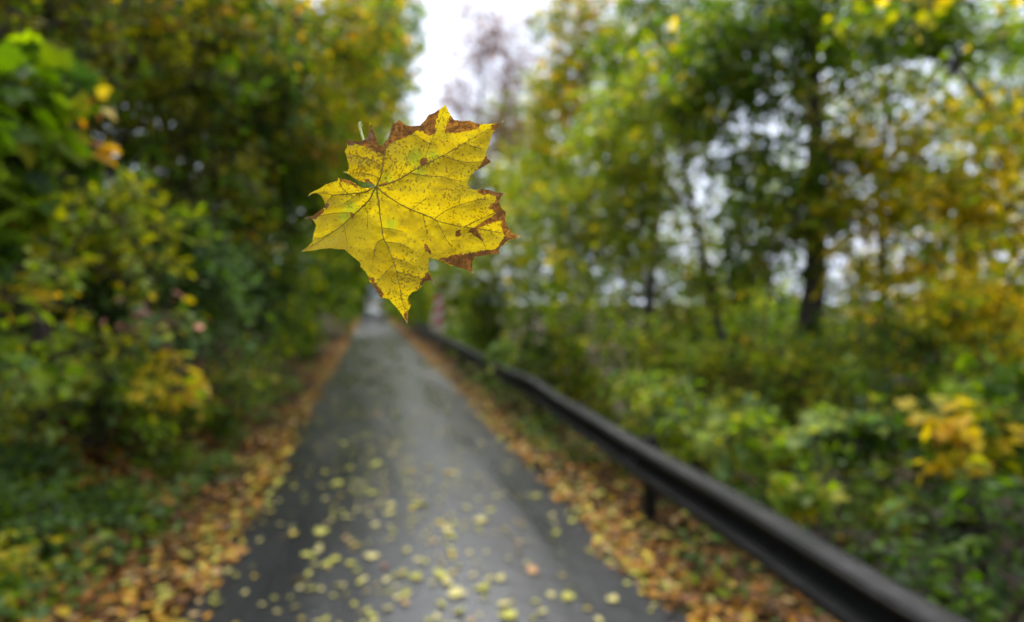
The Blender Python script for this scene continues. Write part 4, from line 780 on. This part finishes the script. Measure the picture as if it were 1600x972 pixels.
def build_leaf():
    rng = np.random.default_rng(77)
    o = np.array(OUT); dens = []
    for a, b in zip(o, np.roll(o, -1, 0)):
        k = max(1, int(np.linalg.norm(b - a) / 1.6)); t = np.arange(k) / k
        seg = a + (b - a) * t[:, None]; seg[1:] += rng.normal(size=(k - 1, 2)) * 0.22; dens.append(seg)
    dens = np.concatenate(dens); n = len(dens)
    gx, gy = np.meshgrid(np.arange(468, 818, 1.55), np.arange(160, 510, 1.55)); gx = gx + (np.arange(gx.shape[0]) % 2)[:, None] * 0.77
    G = np.stack([gx.ravel(), gy.ravel()], 1); G = G[in_poly(G, [tuple(p) for p in dens])]
    G = G[seg_dist(G, [tuple(p) for p in np.concatenate([o, o[:1]])]) > 0.9]
    P = np.concatenate([dens, G])
    r = geometry.delaunay_2d_cdt([Vector(p) for p in P], [(i, (i + 1) % n) for i in range(n)], [], 1, 1e-4)
    Q = np.array([tuple(v) for v in r[0]]); F = np.array([f for f in r[2] if len(f) == 3])
    jit = Q + rng.normal(size=Q.shape) * 0.5 + 2.2 * np.stack([vnoise(Q[:, 0] / 4, Q[:, 1] / 4), vnoise(Q[:, 0] / 4 + 30, Q[:, 1] / 4)], 1)
    brown = np.zeros(len(Q))
    for p in BROWN:
        hit = in_poly(jit, p).astype(float)
        for dx, dy in ((1.6, 0), (-1.6, 0), (0, 1.6), (0, -1.6)): hit += in_poly(jit + np.array([dx, dy]), p)
        brown = np.maximum(brown, hit / 5)
    green = np.zeros(len(Q)); spot = np.full(len(Q), 0.0)
    for x, y, s in GREEN: green = np.maximum(green, np.exp(-((Q[:, 0] - x) ** 2 + (Q[:, 1] - y) ** 2) / s ** 2))
    for x, y, s, w in SPOT: spot += w * np.exp(-((Q[:, 0] - x) ** 2 + (Q[:, 1] - y) ** 2) / s ** 2)
    dv = np.min([seg_dist(Q, v_) for v_ in VEINS.values()] + [seg_dist(Q, s_) + 1 for k_ in SUB for s_ in SUB[k_]], axis=0); spot += 0.07 * np.exp(-(dv / 3.0) ** 2)
    tips = [(470,393),(475,340.5),(787,188),(814.4,370),(740.7,427.6),(679,443),(636.3,506),(791,302),(536,268.5),(481,307)]
    tip = np.max([np.exp(-((Q[:, 0] - x) ** 2 + (Q[:, 1] - y) ** 2) / 4.5 ** 2) for x, y in tips], axis=0) * 0.8
    W3 = leaf_point(Q); org = leaf_point(np.array([[588, 291.0]]))[0]
    root = empty("maple_leaf", org); tag(root, "large yellow maple leaf with withered brown edges hanging in mid air above the road", "leaf")
    me = mesh_np("blade", W3 - org, F, smooth=True, extra={"brown": brown, "green": green, "spot": spot, "tip": tip})
    bl = link("blade", me, blade_material(), root)
    MV = plain("leaf_vein", (0.19, 0.135, 0.013), 0.55, 300, 0.5)
    for k, line in VEINS.items():
        VV, FF, off = [], [], 0
        for j, pl in enumerate([line] + SUB[k]):
            pl = np.array(pl, float); d = np.concatenate([[0], np.cumsum(np.linalg.norm(np.diff(pl, axis=0), axis=1))]); s = np.arange(0, d[-1], 2.5)
            q = np.stack([np.interp(s, d, pl[:, 0]), np.interp(s, d, pl[:, 1])], 1); q += 0.8 * np.stack([vnoise(s / 7 + j, s * 0 + 5.5), vnoise(s / 7 + 20 + j, s * 0 + 9.5)], 1)
            r0 = 0.00042 if j == 0 else 0.00022
            V, F = poly_tube(leaf_point(q, -0.00005) - org, np.linspace(r0, 0.00012, len(q)), 6); VV.append(V); FF.append(F + off); off += len(V)
        link("vein", mesh_np("vein", np.concatenate(VV), np.concatenate(FF), smooth=True), MV, bl)
    MP = plain("petiole_skin", (0.36, 0.42, 0.12), 0.45, 200, 0.15)
    pp = [(588,291,0.001),(587,283,0.006),(585,276,0.013),(581,264,0.024),(577,252,0.031),(572,240,0.036),(568,219,0.042),(564.5,207,0.045),(562.5,199,0.047),(563.2,194.5,0.048),(565.5,192.5,0.048)]
    pts = []
    for x, y, dz in pp:
        L = np.array([(x - 800) / FPX, -(y - 486) / FPX, -1.0]) * (LD + dz); pts.append(cw @ L + CAMP - org)
    V, F = poly_tube(pts, [0.0008, 0.0008, 0.0008, 0.0009, 0.0009, 0.0009, 0.0009, 0.0009, 0.0011, 0.0018, 0.0017], 10)
    link("petiole", mesh_np("petiole", V, F, smooth=True), MP, root)
build_leaf()
